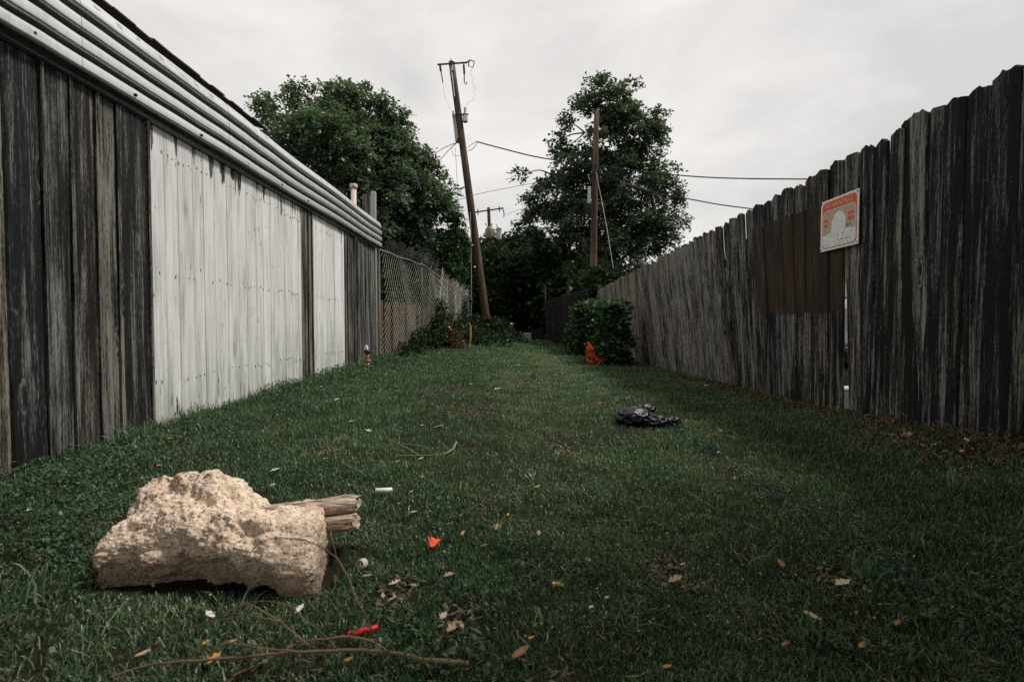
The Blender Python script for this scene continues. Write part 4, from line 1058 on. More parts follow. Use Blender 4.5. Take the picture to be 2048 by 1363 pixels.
def rock_pt(a, b, c_):
    # a,b,c in -1..1 on the cube; round it off
    p = Vector((a, b, c_)); l4 = (abs(a) ** 11 + abs(b) ** 11 + abs(c_) ** 11) ** (1 / 11)
    p = p / l4
    u = (p.x + 1) / 2                      # 0 left .. 1 right
    w = (p.y + 1) / 2                      # 0 front .. 1 back
    h = (p.z + 1) / 2                      # 0 bottom .. 1 top
    xl = -1.045 + .030 * h - .045 * w; xr = -.455 - .085 * w - .012 * h
    x = xl + (xr - xl) * u
    top_b = float(np.interp(u, [0, .08, .2, .33, .40, .47, .55, .63, .72, .8, 1], [.205, .224, .226, .222, .240, .243, .215, .175, .145, .140, .145]))
    top_f = float(np.interp(u, [0, .15, .4, .6, .75, .9, 1], [.150, .16, .172, .172, .17, .176, .174]))
    top = top_f + (top_b - top_f) * w
    bot = float(np.interp(u, [0, .3, .45, .6, .75, .9, 1], [-.02, -.025, -.01, .012, .012, -.015, -.025])) * (1 - w) - .03 * w
    z = bot + (top - bot) * h
    yf = 1.19 + float(np.interp(h, [0, .25, .45, .7, 1], [.015, .008, -.005, .010, .06])) + .03 * math.sin(u * 5 + .5)
    # ledge: the lower half of the middle is cut back under an overhang
    led = math.exp(-((u - .48) / .20) ** 2) * (1 / (1 + math.exp((h - .47 + .12 * (u - .4)) * 22)))
    yf += .050 * led
    yf += .02 * math.exp(-((u - .12) / .12) ** 2)
    yb = 1.47 - .04 * math.sin(u * 4)
    y = yf + (yb - yf) * w
    return Vector((x, y, z))
for ax in range(3):
    for sg_ in (-1, 1):
        grid = []
        for i in range(N + 1):
            row = []
            for j in range(N + 1):
                q = [0, 0, 0]; q[ax] = sg_; q[(ax + 1) % 3] = -1 + 2 * i / N; q[(ax + 2) % 3] = -1 + 2 * j / N
                key = tuple(round(v, 5) for v in q)
                if key not in index:
                    index[key] = len(V); V.append(rock_pt(*q))
                row.append(index[key])
            grid.append(row)
        for i in range(N):
            for j in range(N):
                f = (grid[i][j], grid[i + 1][j], grid[i + 1][j + 1], grid[i][j + 1])
                Fc.append(f if sg_ > 0 else f[::-1])
me = bpy.data.meshes.new('chunk'); me.from_pydata(V, [], Fc); me.update()
nrm = [v.normal.copy() for v in me.vertices]
for i, v in enumerate(me.vertices):
    p = v.co.copy()
    d = .014 * mn.noise(p * 6.5) + .015 * mn.noise(p * 15 + Vector((3, 1, 2))) + .007 * mn.noise(p * 36) + .005 * mn.noise(p * 85) + .005 * mn.noise(p * 170)
    r1 = 1 - abs(mn.noise(p * Vector((5, 5, 13)) + Vector((9, 4, 1)))) * 2.0
    d -= .016 * max(0, r1 - .55) * 2
    d -= .012 * max(0, mn.noise(p * 28 + Vector((5, 5, 5))) - .15) * 3
    flat = float(np.interp(p.x, [-.62, -.54], [1, .45]))
    v.co = p + nrm[i] * d * flat
me.polygons.foreach_set('use_smooth', [True] * len(me.polygons)); me.update()
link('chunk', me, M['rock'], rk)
# broken post stub: three split lengths of timber
def split_wood():
    t = NT('split_timber'); p = t.obj()
    g1 = t.noise(t.mapv(p, (7, 60, 90)), 1.0, 8, .65, .3); g2 = t.noise(t.mapv(p, (14, 220, 260)), 1.0, 5, .6)
    v = t.math('ADD', t.math('MULTIPLY', g1, .6), t.math('MULTIPLY', g2, .4))
    c = t.ramp(v, [(.36, (.035, .020, .012)), (.44, (.16, .105, .07)), (.53, (.44, .34, .25)), (.68, (.70, .62, .53))])
    t.pbr(c, .85, 0, t.bump(v, 1.0, .008), .2); return t.m
M['split'] = split_wood()
stub = bpy.data.objects.new('post_stub', None); C.objects.link(stub); stub.parent = rk; stub.location = (.2, .1, .14)
def sliver(a, b, hw, hh, seed, rot=0.):
    random.seed(seed); m_ = MB(); a = Vector(a); b = Vector(b); n = 16; seg = 26; vs = []; fs = []
    d = (b - a).normalized(); sd_ = d.cross(Vector((0, 0, 1))).normalized(); up = sd_.cross(d)
    for i in range(seg + 1):
        f = i / seg; c_ = a.lerp(b, f)
        for k in range(n):
            an = 2 * math.pi * k / n + rot; cu, sn = math.cos(an), math.sin(an)
            q = (abs(cu) ** 4 + abs(sn) ** 4) ** .25
            rid = 1 + .16 * mn.noise(Vector((k * 1.9 + seed, f * 3.2, seed))) + .06 * mn.noise(Vector((k * 5.3, f * 14, seed)))
            end = 1.0 if f < .93 else 1 - (f - .93) / .07 * .18
            pt = c_ + (sd_ * cu / q * hw + up * sn / q * hh) * rid * end
            if f > .9: pt += d * .018 * mn.noise(Vector((k * 2.1, seed, 4)))
            vs.append(pt)
    for i in range(seg):
        for k in range(n):
            j = (k + 1) % n; fs.append((i * n + k, i * n + j, (i + 1) * n + j, (i + 1) * n + k))
    vs.append(b - d * .012); e = len(vs) - 1
    for k in range(n): fs.append((seg * n + k, seg * n + (k + 1) % n, e))
    m_.add(vs, fs)
    return m_.build('timber_split', M['split'], stub)
sliver((-.70, 1.405, .118), (-.437, 1.43, .145), .033, .021, 3)
sliver((-.64, 1.375, .092), (-.436, 1.40, .106), .026, .019, 8, .3)
sliver((-.66, 1.42, .072), (-.445, 1.45, .080), .034, .015, 5, .1)

# ------------------------------------------------------------------ black rubbish bag
tb = thing('rubbish_bag', 'crumpled glossy black rubbish bag lying on the grass', 'bag', (.83, 3.15, 0))
t = NT('black_plastic_film'); p = t.obj()
t.pbr((.0025, .0025, .003),   .34, 0, t.bump(t.math('ADD', t.noise(p, 38, 5, .6, 1.2), t.math('MULTIPLY', t.noise(p, 120, 3), .1)), .28, .012), .35); M['film'] = t.m
def blob(name, cen, rad, seed, amp, parent, mat, flat=.0, N=40, rotz=0.):
    import bmesh
    bm = bmesh.new(); bmesh.ops.create_icosphere(bm, subdivisions=5, radius=1)
    for v in bm.verts:
        p = v.co.copy(); n_ = p.normalized()
        rg = (1 - abs(mn.noise(p * 1.9 + Vector((seed, 0, 0)))) * 2) * .5 + (1 - abs(mn.noise(p * 4.5 + Vector((0, seed, 0)))) * 2) * .22 
        q = n_ * (1 + amp * (rg - .45))
        x_, y_, z_ = q.x * rad[0], q.y * rad[1], q.z * rad[2]
        c_, s_ = math.cos(rotz), math.sin(rotz)
        v.co = Vector((cen[0] + x_ * c_ - y_ * s_, cen[1] + x_ * s_ + y_ * c_, max(cen[2] + z_, float(gz(cen[0], cen[1])) + .004)))
    me = bpy.data.meshes.new(name); bm.to_mesh(me); bm.free()
    me.polygons.foreach_set('use_smooth', [True] * len(me.polygons))
    return link(name, me, mat, parent)
blob('full_end', (.765, 3.15, .070), (.125, .10, .070), 2.3, .26, tb, M['film'], rotz=.15)
blob('fold', (.87, 3.12, .05), (.10, .075, .050), 5.1, .38, tb, M['film'], rotz=-.2)
blob('top_fold', (.84, 3.22, .115), (.085, .05, .034), 7.7, .34, tb, M['film'], rotz=.3)
blob('trailing_corner', (.985, 3.08, .045), (.065, .028, .045), 9.2, .7, tb, M['film'], rotz=.5)

# ------------------------------------------------------------------ branches in front
def twig_thing(label, lines, base, mat='twig', name='fallen_branch'):
    t_ = thing(name, label, 'branch', base)
    for nm, pts, r0, r1 in lines:
        m_ = MB(); L = smooth_line(pts, 8); n = len(L)
        L = [q + Vector((0, 0, .003 * mn.noise(q * 25))) + Vector((.003 * mn.noise(q * 31), 0, 0)) for q in L]
        m_.tube(L, [(r0 + (r1 - r0) * i / (n - 1)) * (.68 if mat == 'twig' else 1) for i in range(n)], 7); m_.build(nm, M[mat], t_, True)
    return t_
def H(px, py, z): # a point at height z above flat ground seen at pixel
    return P(px, py, (CZ - z) * F / (py - HZ))
twig_thing('long bare forked branch with arching twigs lying across the foreground grass', [
    ('stem', [H(935, 1340, .015), H(880, 1336, .02), H(835, 1330, .03), H(790, 1318, .035), H(700, 1312, .04), H(600, 1315, .04), H(480, 1325, .035), H(350, 1336, .03), H(270, 1345, .02), H(200, 1368, .01)], .0062, .0028),
    ('twig', [H(770, 1312, .04), H(735, 1293, .05), H(690, 1285, .06), H(640, 1288, .06), H(595, 1295, .05), H(540, 1325, .035), H(450, 1368, .01)], .0036, .0030),
    ('twig', [H(622, 1310, .04), H(590, 1285, .06), H(545, 1248, .085), H(500, 1222, .10), H(480, 1218, .10), H(440, 1232, .09), H(400, 1255, .06), H(355, 1290, .02)], .0030, .0014),
    ('twig', [H(600, 1315, .04), H(520, 1310, .05), H(465, 1298, .055), H(420, 1302, .05), H(370, 1322, .02)], .0026, .0012),
    ('twig', [H(560, 1255, .085), H(520, 1245, .09), H(470, 1243, .08), H(400, 1255, .06), H(330, 1285, .03), H(290, 1320, .01)], .0020, .0010),
    ('twig', [H(745, 1296, .05), H(735, 1262, .10), H(710, 1210, .16), H(690, 1160, .19), H(665, 1120, .20), H(630, 1095, .20), H(590, 1083, .20), H(540, 1082, .19), H(505, 1100, .17), H(475, 1140, .14)], .0026, .0010),
    ('twig', [H(670, 1312, .04), H(640, 1280, .05), H(600, 1245, .06), H(570, 1220, .08), H(520, 1210, .1), H(470, 1215, .1)], .0017, .0008),
    ('twig', [H(672, 1160, .02), H(668, 1120, .09), H(660, 1080, .13), H(645, 1045, .15)], .0022, .0012)],
    tuple(H(700, 1330, 0)))
twig_thing('thin pale curved branch lying on the grass in the middle of the alley', [
    ('stem', [H(912, 885, .03), H(905, 898, .03), H(893, 906, .03), H(880, 909, .03), H(840, 912, .025), H(790, 911, .025)], .0045, .0018),
    ('twig', [H(835, 911, .02), H(815, 898, .03), H(795, 888, .03), H(775, 878, .03), H(765, 862, .04)], .0024, .0012),
    ('twig', [H(802, 888, .03), H(840, 893, .03), H(865, 902, .02)], .0020, .0012)], tuple(H(850, 912, 0)), 'twig_pale')
twig_thing('broken orange brown root piece by the foot of the near picket fence', [
    ('stem', [H(1760, 868, .05), H(1790, 874, .06), H(1812, 872, .07), H(1826, 873, .085), H(1828, 895, .015)], .014, .020),
    ('twig', [H(1828, 893, .02), H(1850, 900, .02), H(1872, 905, .01)], .006, .003), ('twig', [H(1770, 855, .05), H(1800, 858, .06), H(1822, 868, .07)], .010, .008)], tuple(H(1820, 890, 0)), 'twig_pale', 'root')
twig_thing('long thin stick lying on bare soil under the right edge fence', [('stem', [H(1995, 894, .01), H(2020, 899, .015), H(2050, 904, .01)], .005, .004)], tuple(H(2020, 900, 0)), 'twig', 'stick')
twig_thing('dark weathered stick behind the orange brown root piece', [('stem', [H(1790, 885, .02), H(1840, 885, .03), H(1880, 880, .03)], .010, .006), ('twig', [H(1845, 884, .02), H(1870, 866, .08)], .004, .002)], tuple(H(1840, 885, 0)), 'bark', 'stick')
twig_thing('bent stick poking up from dry leaves by the middle of the picket fence', [('stem', [H(1435, 765, .01), H(1455, 758, .06), H(1470, 748, .12)], .006, .004)], tuple(H(1435, 765, 0)), 'twig_pale', 'stick')

bp = thing('brush_pile', 'low pile of dry twigs on bare soil at the near picket fence foot', 'brush pile', gp(2.25, 2.85))
random.seed(77)
mt = MB()
for i in range(60):
    x_ = random.gauss(2.26, .06); y_ = random.gauss(2.85, .30); a_ = random.gauss(1.2, 1.2); l_ = random.uniform(.03, .15); z_ = float(gz(x_, y_)) + random.uniform(.005, .055)
    x_ = min(x_, 2.36); p0 = Vector((x_, y_, z_)); d_ = Vector((math.cos(a_) * .6, math.sin(a_), random.uniform(-.12, .16))) * l_
    p2 = p0 + d_; p2.x = min(p2.x, 2.385); p2.z = max(p2.z, float(gz(p2.x, p2.y)) + .004)
    mt.tube([p0, p0.lerp(p2, .5) + Vector((random.uniform(-.01, .01), 0, random.uniform(-.005, .012))), p2], [random.uniform(.0015, .005)] * 2 + [.001], 5, i % 3)
mt.build('twigs', [M['bark'], M['bark'], M['twig']], bp)
# ------------------------------------------------------------------ litter
def leaf_obj(px, py, size, col, label, rot=0., curl=.3, nm='fallen_leaf', cat='leaf', asp=.5, group='fallen leaves on the grass', lobes=0, lift=.022):
    size *= .72 if nm == 'paper_scrap' else .88
    key = 'dead_%s' % (col,)
    if key not in M: M[key] = simple('dry_leaf', col, .75, 0, .35, 120, .4)
    c_ = G(px, py, lift); n = 12; vs = []; fs = []
    random.seed(int(px * 7 + py))
    ca, sa = math.cos(rot), math.sin(rot); ti = random.uniform(.15, .6)
    def pt(u, v):
        z = curl * size * (v * v * 3.0) + curl * size * .6 * u * u + random.uniform(-.03, .03) * size + u * size * ti * .5
        return Vector((c_.x + (u * ca - v * sa) * size, c_.y + (u * sa + v * ca) * size, c_.z + z))
    nu, nv = 9, 5
    for i in range(nu):
        u = -.5 + i / (nu - 1); w_ = asp * .5 * max(.06, math.sin(math.pi * (.04 + .92 * i / (nu - 1)))) ** .8
        if lobes: w_ *= 1 + .45 * math.sin(i * 2.4 + 1)
        for j in range(nv): vs.append(pt(u, (-1 + 2 * j / (nv - 1)) * w_))
    for i in range(nu - 1):
        for j in range(nv - 1):
            a = i * nv + j; fs.append((a, a + nv, a + nv + 1, a + 1))
    m_ = MB(); m_.add(vs, fs); o = m_.build(nm, M[key], None, True)
    md = o.modifiers.new('t', 'SOLIDIFY'); md.thickness = .0008
    # origin at its own place
    me = o.data; off = Vector((c_.x, c_.y, c_.z))
    for v in me.vertices: v.co -= off
    o.location = off
    tagp(o, label, cat, group)
    return o
TAN = (.40, .27, .16); BRN = (.24, .12, .06); ORG = (.48, .22, .06); PALE = (.55, .43, .30); WHT = (.60, .59, .55); RUST = (.30, .12, .05)
LV = [(993, 1058, .040, TAN, 'curled tan leaf upright in grass above the other centre leaves', 1.4, 1), (1078, 1070, .030, TAN, 'narrow upright tan leaf right of the curled tan leaf', 1.5, 0),
      (924, 1070, .026, ORG, 'small orange brown leaf left of the curled tan leaf', 1.3, 0), (967, 1095, .026, BRN, 'small flat brown leaf below the curled tan leaf', .2, 0),
      (1016, 1032, .020, ORG, 'tiny orange leaf above the curled tan leaf', 1.5, 0), (921, 1033, .018, BRN, 'tiny brown leaf far above the orange wrapper', 1.2, 0),
      (895, 1156, .032, TAN, 'ragged tan leaf below the orange wrapper', .4, 1), (785, 1172, .032, PALE, 'ragged pale leaf right of the plastic ring', .2, 1),
      (779, 1205, .020, TAN, 'small tan leaf below the ragged pale leaf', .4, 0), (730, 1157, .026, TAN, 'pale brown leaf just under the plastic ring', .1, 0),
      (905, 1263, .042, TAN, 'largest tan leaf in the lower middle of the grass', .7, 1), (920, 1258, .026, TAN, 'thin tan leaf touching the largest tan leaf', 2.2, 0),
      (884, 1240, .028, PALE, 'pale leaf above the largest tan leaf', 1.2, 1), (1040, 1316, .046, BRN, 'brown leaf half hidden under grass at the bottom', .6, 0),
      (1063, 1285, .016, ORG, 'tiny orange leaf above the half hidden brown leaf', .2, 0), (1570, 1132, .040, RUST, 'rusty leaf upright right of the centre', 1.4, 0),
      (1695, 1172, .044, PALE, 'pale broad leaf lying by the blue paint at the right', .2, 1), (1355, 1165, .042, TAN, 'tan shredded leaf pair in the right middle grass', .3, 1),
      (1635, 1240, .040, PALE, 'narrow pale leaf slanting below the rusty leaf', 2.4, 0), (1738, 1300, .026, ORG, 'orange leaf scrap near the lower right', .6, 0),
      (1808, 1254, .026, RUST, 'dull brown leaf right of the slanting pale leaf', .6, 0), (1370, 1133, .016, PALE, 'tiny pale leaf above the shredded pair', .2, 0),
      (1580, 1298, .020, RUST, 'small rusty leaf low on the right side', .3, 0), (1340, 1345, .020, ORG, 'small orange leaf at the bottom edge', .1, 0),
      (674, 878, .042, ORG, 'orange leaf beside the pale curved branch', .2, 0), (640, 908, .040, BRN, 'brown curled leaf left of the pale curved branch', .5, 1),
      (648, 918, .030, TAN, 'tan scrap below the brown curled leaf', .1, 0), (793, 924, .030, TAN, 'tan leaf just under the pale curved branch', .2, 0),
      (840, 918, .034, PALE, 'pale strip under the right end of the pale curved branch', .5, 0), (842, 955, .020, TAN, 'small upright tan leaf below the curved branch', 1.4, 0),
      (876, 853, .070, TAN, 'flat tan bark flake in front of the bare soil patch', .05, 0), (795, 812, .03, TAN, 'small tan leaf left of the bare soil patch', .2, 0),
      (700, 843, .05, TAN, 'dull tan leaf beyond the orange leaf', .6, 1), (735, 862, .06, PALE, 'pale shredded scrap near the dull tan leaf', 2.6, 1),
      (400, 1295, .018, ORG, 'bright orange leaf left of the upper branch fork', .9, 1), (455, 1292, .018, ORG, 'bright orange leaf right of its orange neighbour by the branch', .2, 0),
      (416, 1328, .032, ORG, 'ragged orange leaf caught under the long branch', 1.2, 1), (270, 1318, .030, TAN, 'tan leaf near the lower left corner', .5, 0),
      (690, 1330, .022, ORG, 'orange leaf below the red tube', .5, 0), (1075, 975, .03, TAN, 'tan leaf in the grass right of centre', .1, 0), (1040, 1312, .02, PALE, 'pale curled scrap on the half hidden brown leaf', .3, 0),
      (820, 985, .02, TAN, 'tan speck of leaf right of the white tube', .8, 0), (825, 1027, .028, TAN, 'tan leaf above the orange wrapper to the left', .4, 1), (1473, 958, .022, RUST, 'small red brown leaf on the right lawn', 1.2, 0),
      (1940, 880, .05, PALE, 'pale folded leaf on the bare soil at right', 1.2, 0), (1930, 903, .04, TAN, 'tan leaf on the bare soil at right', .5, 0), (1873, 890, .04, (.25, .26, .14), 'dull green brown leaf beside the orange brown root', .2, 0)]
for px, py, s_, col, lab, rot, lob in LV: leaf_obj(px, py, s_, col, lab, rot, lobes=lob, asp=.55 if lob else .42)
PAPER = [(545, 942, .055, 'torn white and tan paper scrap left of the alley', .4), (672, 799, .065, 'crumpled white paper near the foot of the white planks', 1.2), (993, 778, .085, 'folded white paper in the far middle of the grass', .1),
         (941, 768, .045, 'small white scrap left of the folded white paper', .1), (1217, 1202, .016, 'small white petal scrap right of the cigarette end', .2), (1185, 1222, .018, 'bright white scrap below the cigarette end', .6),
         (592, 1226, .032, 'white feather like scrap in front of the concrete chunk', 1.3), (540, 972, .030, 'thin pale scrap above the broken post stub', .3), (1413, 771, .075, 'white crushed cup beside the dry leaves at the fence', .0),
         (410, 1238, .038, 'bluish white plastic strip under the branch', 2.7), (727, 737, .09, 'white scrap at the foot of the painted planks', .0), (1038, 730, .09, 'pale scrap in the grass at the alley end', .3), (45, 1024, .04, 'white petal litter by the dark planks at the left edge', .3),
         (843, 851, .03, 'tiny white scrap left of the bark flake', .4), (1440, 905, .02, 'tiny white flower on the right lawn', .4)]
for px, py, s_, lab, rot in PAPER: leaf_obj(px, py, s_, WHT, lab, rot, .5, 'paper_scrap', 'litter', .5, 'white scraps on the grass', 1, .03)
# orange wrapper
w_ = leaf_obj(868, 1092, .044, (.80, .10, .03), 'torn bright orange red wrapper standing in the grass', 1.1, .5, 'wrapper', 'litter', .9, None, 1, .03)
if 'group' in w_: del w_['group']
def cyl_obj(nm, label, cat, px, py, length, rad, rot, mats, tip=None, hollow=False, lift=.02, pitch=0.):
    c_ = G(px, py, lift); d = Vector((math.cos(rot) * math.cos(pitch), math.sin(rot) * math.cos(pitch), math.sin(pitch))); t_ = thing(nm, label, cat, tuple(c_))
    a = c_ - d * length / 2; b = c_ + d * length / 2
    m_ = MB()
    if hollow:
        m_.tube([a, b], rad, 18, cap=False); m_.tube([b, a], rad * .78, 18, cap=False)
        L = len(m_.v) // 2
        ring = []
        for e_, (o1, o2) in enumerate(((0, 18), (18, 0))):
            pass
        m_.tube([b - d * .001, b], [rad, rad * .80], 18, cap=False); m_.tube([a + d * .001, a], [rad, rad * .80], 18, cap=False)
    else:
        m_.tube([a, a + d * length * .03, b - d * length * .03, b], [rad * .85, rad, rad, rad * .85], 12)
    m_.build('tube', mats[0], t_, True)
    if tip:
        m_ = MB(); m_.tube([b, b + d * tip], rad * .93, 12); m_.build('burnt_end', mats[1], t_, True)
    return t_
cyl_obj('cigarette_end', 'larger tan cigarette end with a white burnt tip', 'cigarette end', 1120, 1175, .022, .0040, math.pi - .25, [M['cig_tan'], M['paper']], .006)
cyl_obj('cigarette_end', 'small pale orange cigarette filter above the larger cigarette end', 'cigarette end', 1179, 1125, .014, .0040, 2.1, [M['cig_tan'], M['paper']], .002)
cyl_obj('white_tube', 'smooth white plastic tube lying in the grass right of the post stub', 'litter', 765, 983, .062, .0095, .12, [M['white_plastic'], M['paper']], .001)
cyl_obj('red_tube', 'bright red plastic tube lying by the twigs', 'litter', 720, 1272, .060, .0058, .45, [M['red'], M['red']], .001, lift=.03)
cyl_obj('plastic_ring', 'cream open plastic ring standing in the grass right of the chunk', 'litter', 719, 1134, .020, .0135, -1.9, [M['pvc'], M['pvc']], None, True, pitch=.2)
# yellow dandelions
for px, py, lab in ((313, 933, 'yellow dandelion flower left of the concrete chunk top'), (336, 878, 'small yellow flower at the foot of the white planks')):
    c_ = G(px, py, .09); t_ = thing('dandelion', lab, 'flower', (c_.x, c_.y, float(gz(c_.x, c_.y))), 'yellow flowers in the weeds')
    m_ = MB(); g0 = Vector(t_.location); m_.tube([g0, g0.lerp(c_, .5) + Vector((.004, 0, 0)), c_], .0016, 5); m_.build('stem', M['leaf_weed'], t_)
    m_ = MB()
    for i in range(22):
        a = i * 2.4; l_ = .011 * (1 if i < 12 else .6); d = Vector((math.cos(a), math.sin(a), .35 if i < 12 else .9)).normalized(); s_ = Vector((-math.sin(a), math.cos(a), 0)) * .002
        m_.add([c_, c_ + d * l_ * .6 + s_, c_ + d * l_, c_ + d * l_ * .6 - s_], [(0, 1, 2, 3)])
    m_.build('petals', M['yellow'], t_)

# ------------------------------------------------------------------ grass
def pnoise(x, y, s=1., seed=0.):
    x = x * s + seed; y = y * s + seed * 1.7
    return .5 + .25 * (np.sin(x * 1.3 + 2.1 * np.sin(y * .9)) * np.cos(y * 1.1 + 1.7 * np.sin(x * .7)) + .6 * np.sin(x * 2.9 + y * 2.3 + 1.9 * np.sin(x * 1.9 - y)) * np.cos(y * 3.1 - x) + .4 * np.sin(x * 6.1 + 3 * np.sin(y * 4.3)))
DIRT = [(G(1130, 905), .10, .05), (G(640, 905), .14, .06), (G(1420, 870), .16, .06), (G(905, 1262), .05, .03), (G(1690, 1175), .05, .03), (G(790, 1190), .05, .04), (G(1060, 765), .25, .12), (G(1330, 770), .22, .12), (G(920, 826), .30, .10), (G(1275, 800), .22, .10), (G(880, 780), .30, .12), (G(1210, 810), .16, .10), (G(1350, 1160), .05, .04)]
def dirt(x, y):
    m = np.zeros_like(x)
    for c_, rx, ry in DIRT:
        m = np.maximum(m, np.exp(-(((x - c_.x) / rx) ** 2 + ((y - c_.y) / (ry * 2.6)) ** 2)))
    edge = np.clip((x - 1.95) / .3, 0, 1) * np.where((y > 2.0) & (y < 3.6), 1, .8) * np.where(y < 7.5, 1, 0)
    edge = np.maximum(edge, .9 * np.exp(-(((x - 2.1) / .5) ** 2 + ((y - 2.35) / .5) ** 2)))
    return np.clip(np.maximum(m, edge), 0, 1)
def under(x, y):
    r_ = (x > -1.03) & (x < -.455) & (y > 1.185) & (y < 1.47)
    b_ = ((x - .84) / .14) ** 2 + ((y - 3.14) / .08) ** 2 < 1
    return r_ | b_
def lims(y):
    lo = np.where(y < 8.5, -2.235, np.interp(y, [8.5, 18, 30], [-2.3, -1.7, -2.5])); hi = np.where(y < 13.4, 2.40, 1.9)
    return lo, hi
def scatter(n_over, f_density, y0, y1, power):
    """sample y with density ~ y^-power so near ground is dense"""
    u = rng.random(n_over); a = 1 - power
    y = (y0 ** a + u * (y1 ** a - y0 ** a)) ** (1 / a)
    x = rng.uniform(-2.45, 2.42, n_over)
    keep = (np.abs(x) < y * 1.25 + .35)
    x, y = x[keep], y[keep]
    lo, hi = lims(y); k = (x > lo) & (x < hi) & (rng.random(len(x)) < f_density(x, y)) & ~under(x, y)
    return x[k], y[k]
def blades(name, x, y, h, w, tint, mat, lean_=.55, kind='stuff', label=None, cat=None, parent=None, seg3=True):
    n = len(x); z = gz(x, y) - .004
    a = rng.uniform(0, 2 * np.pi, n); ln = h * rng.uniform(.15, lean_ * 1.6, n); ln = np.minimum(ln, h * 1.25)
    dx, dy = np.cos(a) * ln, np.sin(a) * ln
    th = rng.uniform(0, 2 * np.pi, n); sx, sy = np.cos(th) * w / 2, np.sin(th) * w / 2
    hz = np.sqrt(np.maximum(h * h - ln * ln * .6, (h * .35) ** 2))
    b0 = np.stack([x - sx, y - sy, z], -1); b1_ = np.stack([x + sx, y + sy, z], -1)
    mxx, myy, mz = x + dx * .22, y + dy * .22, z + hz * .5
    m0 = np.stack([mxx - sx * .95, myy - sy * .95, mz], -1); m1 = np.stack([mxx + sx * .95, myy + sy * .95, mz], -1)
    ux, uy, uz = x + dx * .60, y + dy * .60, z + hz * .86
    u0 = np.stack([ux - sx * .6, uy - sy * .6, uz], -1); u1 = np.stack([ux + sx * .6, uy + sy * .6, uz], -1)
    tp_ = np.stack([x + dx, y + dy, z + hz * rng.uniform(.85, 1.02, n)], -1)
    V = np.stack([b0, b1_, m0, m1, u0, u1, tp_], 1).reshape(-1, 3)
    base = (np.arange(n) * 7)[:, None]
    L = (base + np.array([0, 1, 3, 2, 2, 3, 5, 4, 4, 5, 6])).ravel()
    st = (np.arange(n)[:, None] * 11 + np.array([0, 4, 8])).ravel(); tt = np.tile([4, 4, 3], n)
    o = np_mesh(name, V, L, st, tt, mat, parent, {'tint': np.repeat(tint, 7)}, smooth=True)
    return tagp(o, label, cat, kind=kind)
dens = lambda x, y: np.clip(.10 + 1.25 * pnoise(x, y, 1.9, 3), .10, 1) * (1 - .93 * dirt(x, y)) * np.where(pnoise(x, y, 6, 8) > .40, 1, .35)
gx_, gy_ = scatter(1250000, dens, .72, 26, 1.15)
hh = (.012 + .026 * pnoise(gx_, gy_, 1.3, 5) + .020 * pnoise(gx_, gy_, 7, 2)) * rng.uniform(.5, 1.35, len(gx_))
hh *= np.interp(gy_, [.7, 1.1, 1.8, 3], [.62, .66, .8, 1.0])
edgeL = np.clip((-gx_ - 1.85) / .35, 0, 1); hh *= 1 + 1.0 * edgeL * rng.random(len(gx_)) * np.clip((gy_ - 2.4) / 2, 0, 1)
hh *= 1 + .5 * np.clip((gy_ - 12) / 8, 0, 1)
ww = (.0017 + .0013 * rng.random(len(gx_))) * np.maximum(1, gy_ / 3.6) ** .8
tn = np.clip(.24 + .75 * (pnoise(gx_, gy_, 2.6, 9) - .5) + .35 * (pnoise(gx_, gy_, 9, 5) - .5) + rng.normal(0, .26, len(gx_)), 0, .8)
ctr = np.exp(-((gx_ - .45) / .6) ** 2) * np.clip((gy_ - 2.2) / 3, 0, 1)
tn = np.clip(tn + .60 * ctr * pnoise(gx_, gy_, 3, 1), 0, .8)
dry = rng.random(len(gx_)) < (.025 + .09 * (pnoise(gx_, gy_, 3.3, 17) > .62) + .42 * ctr * pnoise(gx_, gy_, 5, 4) + .25 * dirt(gx_, gy_))
tn[dry] = rng.uniform(.85, 1.0, dry.sum())
strip = np.abs(gx_ - (.955 + .02 * np.sin(gy_ * 3))) < .035 * (1 + .5 * rng.random(len(gx_)))
pat = (pnoise(gx_, gy_, 5.5, 12) > .47) & strip & (gy_ < 9.8) & (rng.random(len(gx_)) < .6) & (gy_ > 1.1)
blades('grass', gx_[~pat], gy_[~pat], hh[~pat], ww[~pat], tn[~pat], M['blade'])
blades('painted_grass', gx_[pat], gy_[pat], hh[pat], ww[pat] * 1.2, tn[pat], M['blade_blue'])
# taller tufts along walls and scattered
def tufts(n, fx, fy, hs, nb=22):
    X_, Y_, H_ = [], [], []
    for i in range(n):
        x0, y0 = fx(), fy(); h0 = hs * random.uniform(.6, 1.4)
        X_.append(x0 + rng.normal(0, .018, nb)); Y_.append(y0 + rng.normal(0, .018, nb)); H_.append(h0 * rng.uniform(.4, 1.1, nb))
    X_, Y_, H_ = map(np.concatenate, (X_, Y_, H_)); return X_, Y_, H_
random.seed(31)
A_ = tufts(200, lambda: -2.17 + abs(random.gauss(0, .10)), lambda: random.uniform(2.6, 8.6), .10)
B_ = tufts(150, lambda: random.uniform(-1.9, 1.8), lambda: 1.0 + 6 * random.random() ** 1.5, .075)
C_ = tufts(70, lambda: 2.30 - abs(random.gauss(0, .06)), lambda: random.uniform(2.3, 12), .085)
D_ = tufts(110, lambda: random.uniform(-1.9, 1.6), lambda: random.uniform(12, 18), .16, 14)
tx = np.concatenate([A_[0], B_[0], C_[0], D_[0]]); ty = np.concatenate([A_[1], B_[1], C_[1], D_[1]]); th_ = np.concatenate([A_[2], B_[2], C_[2], D_[2]])
kp = ~under(tx, ty) & (tx > -2.22) & (tx < 2.39); tx, ty, th_ = tx[kp], ty[kp], th_[kp]
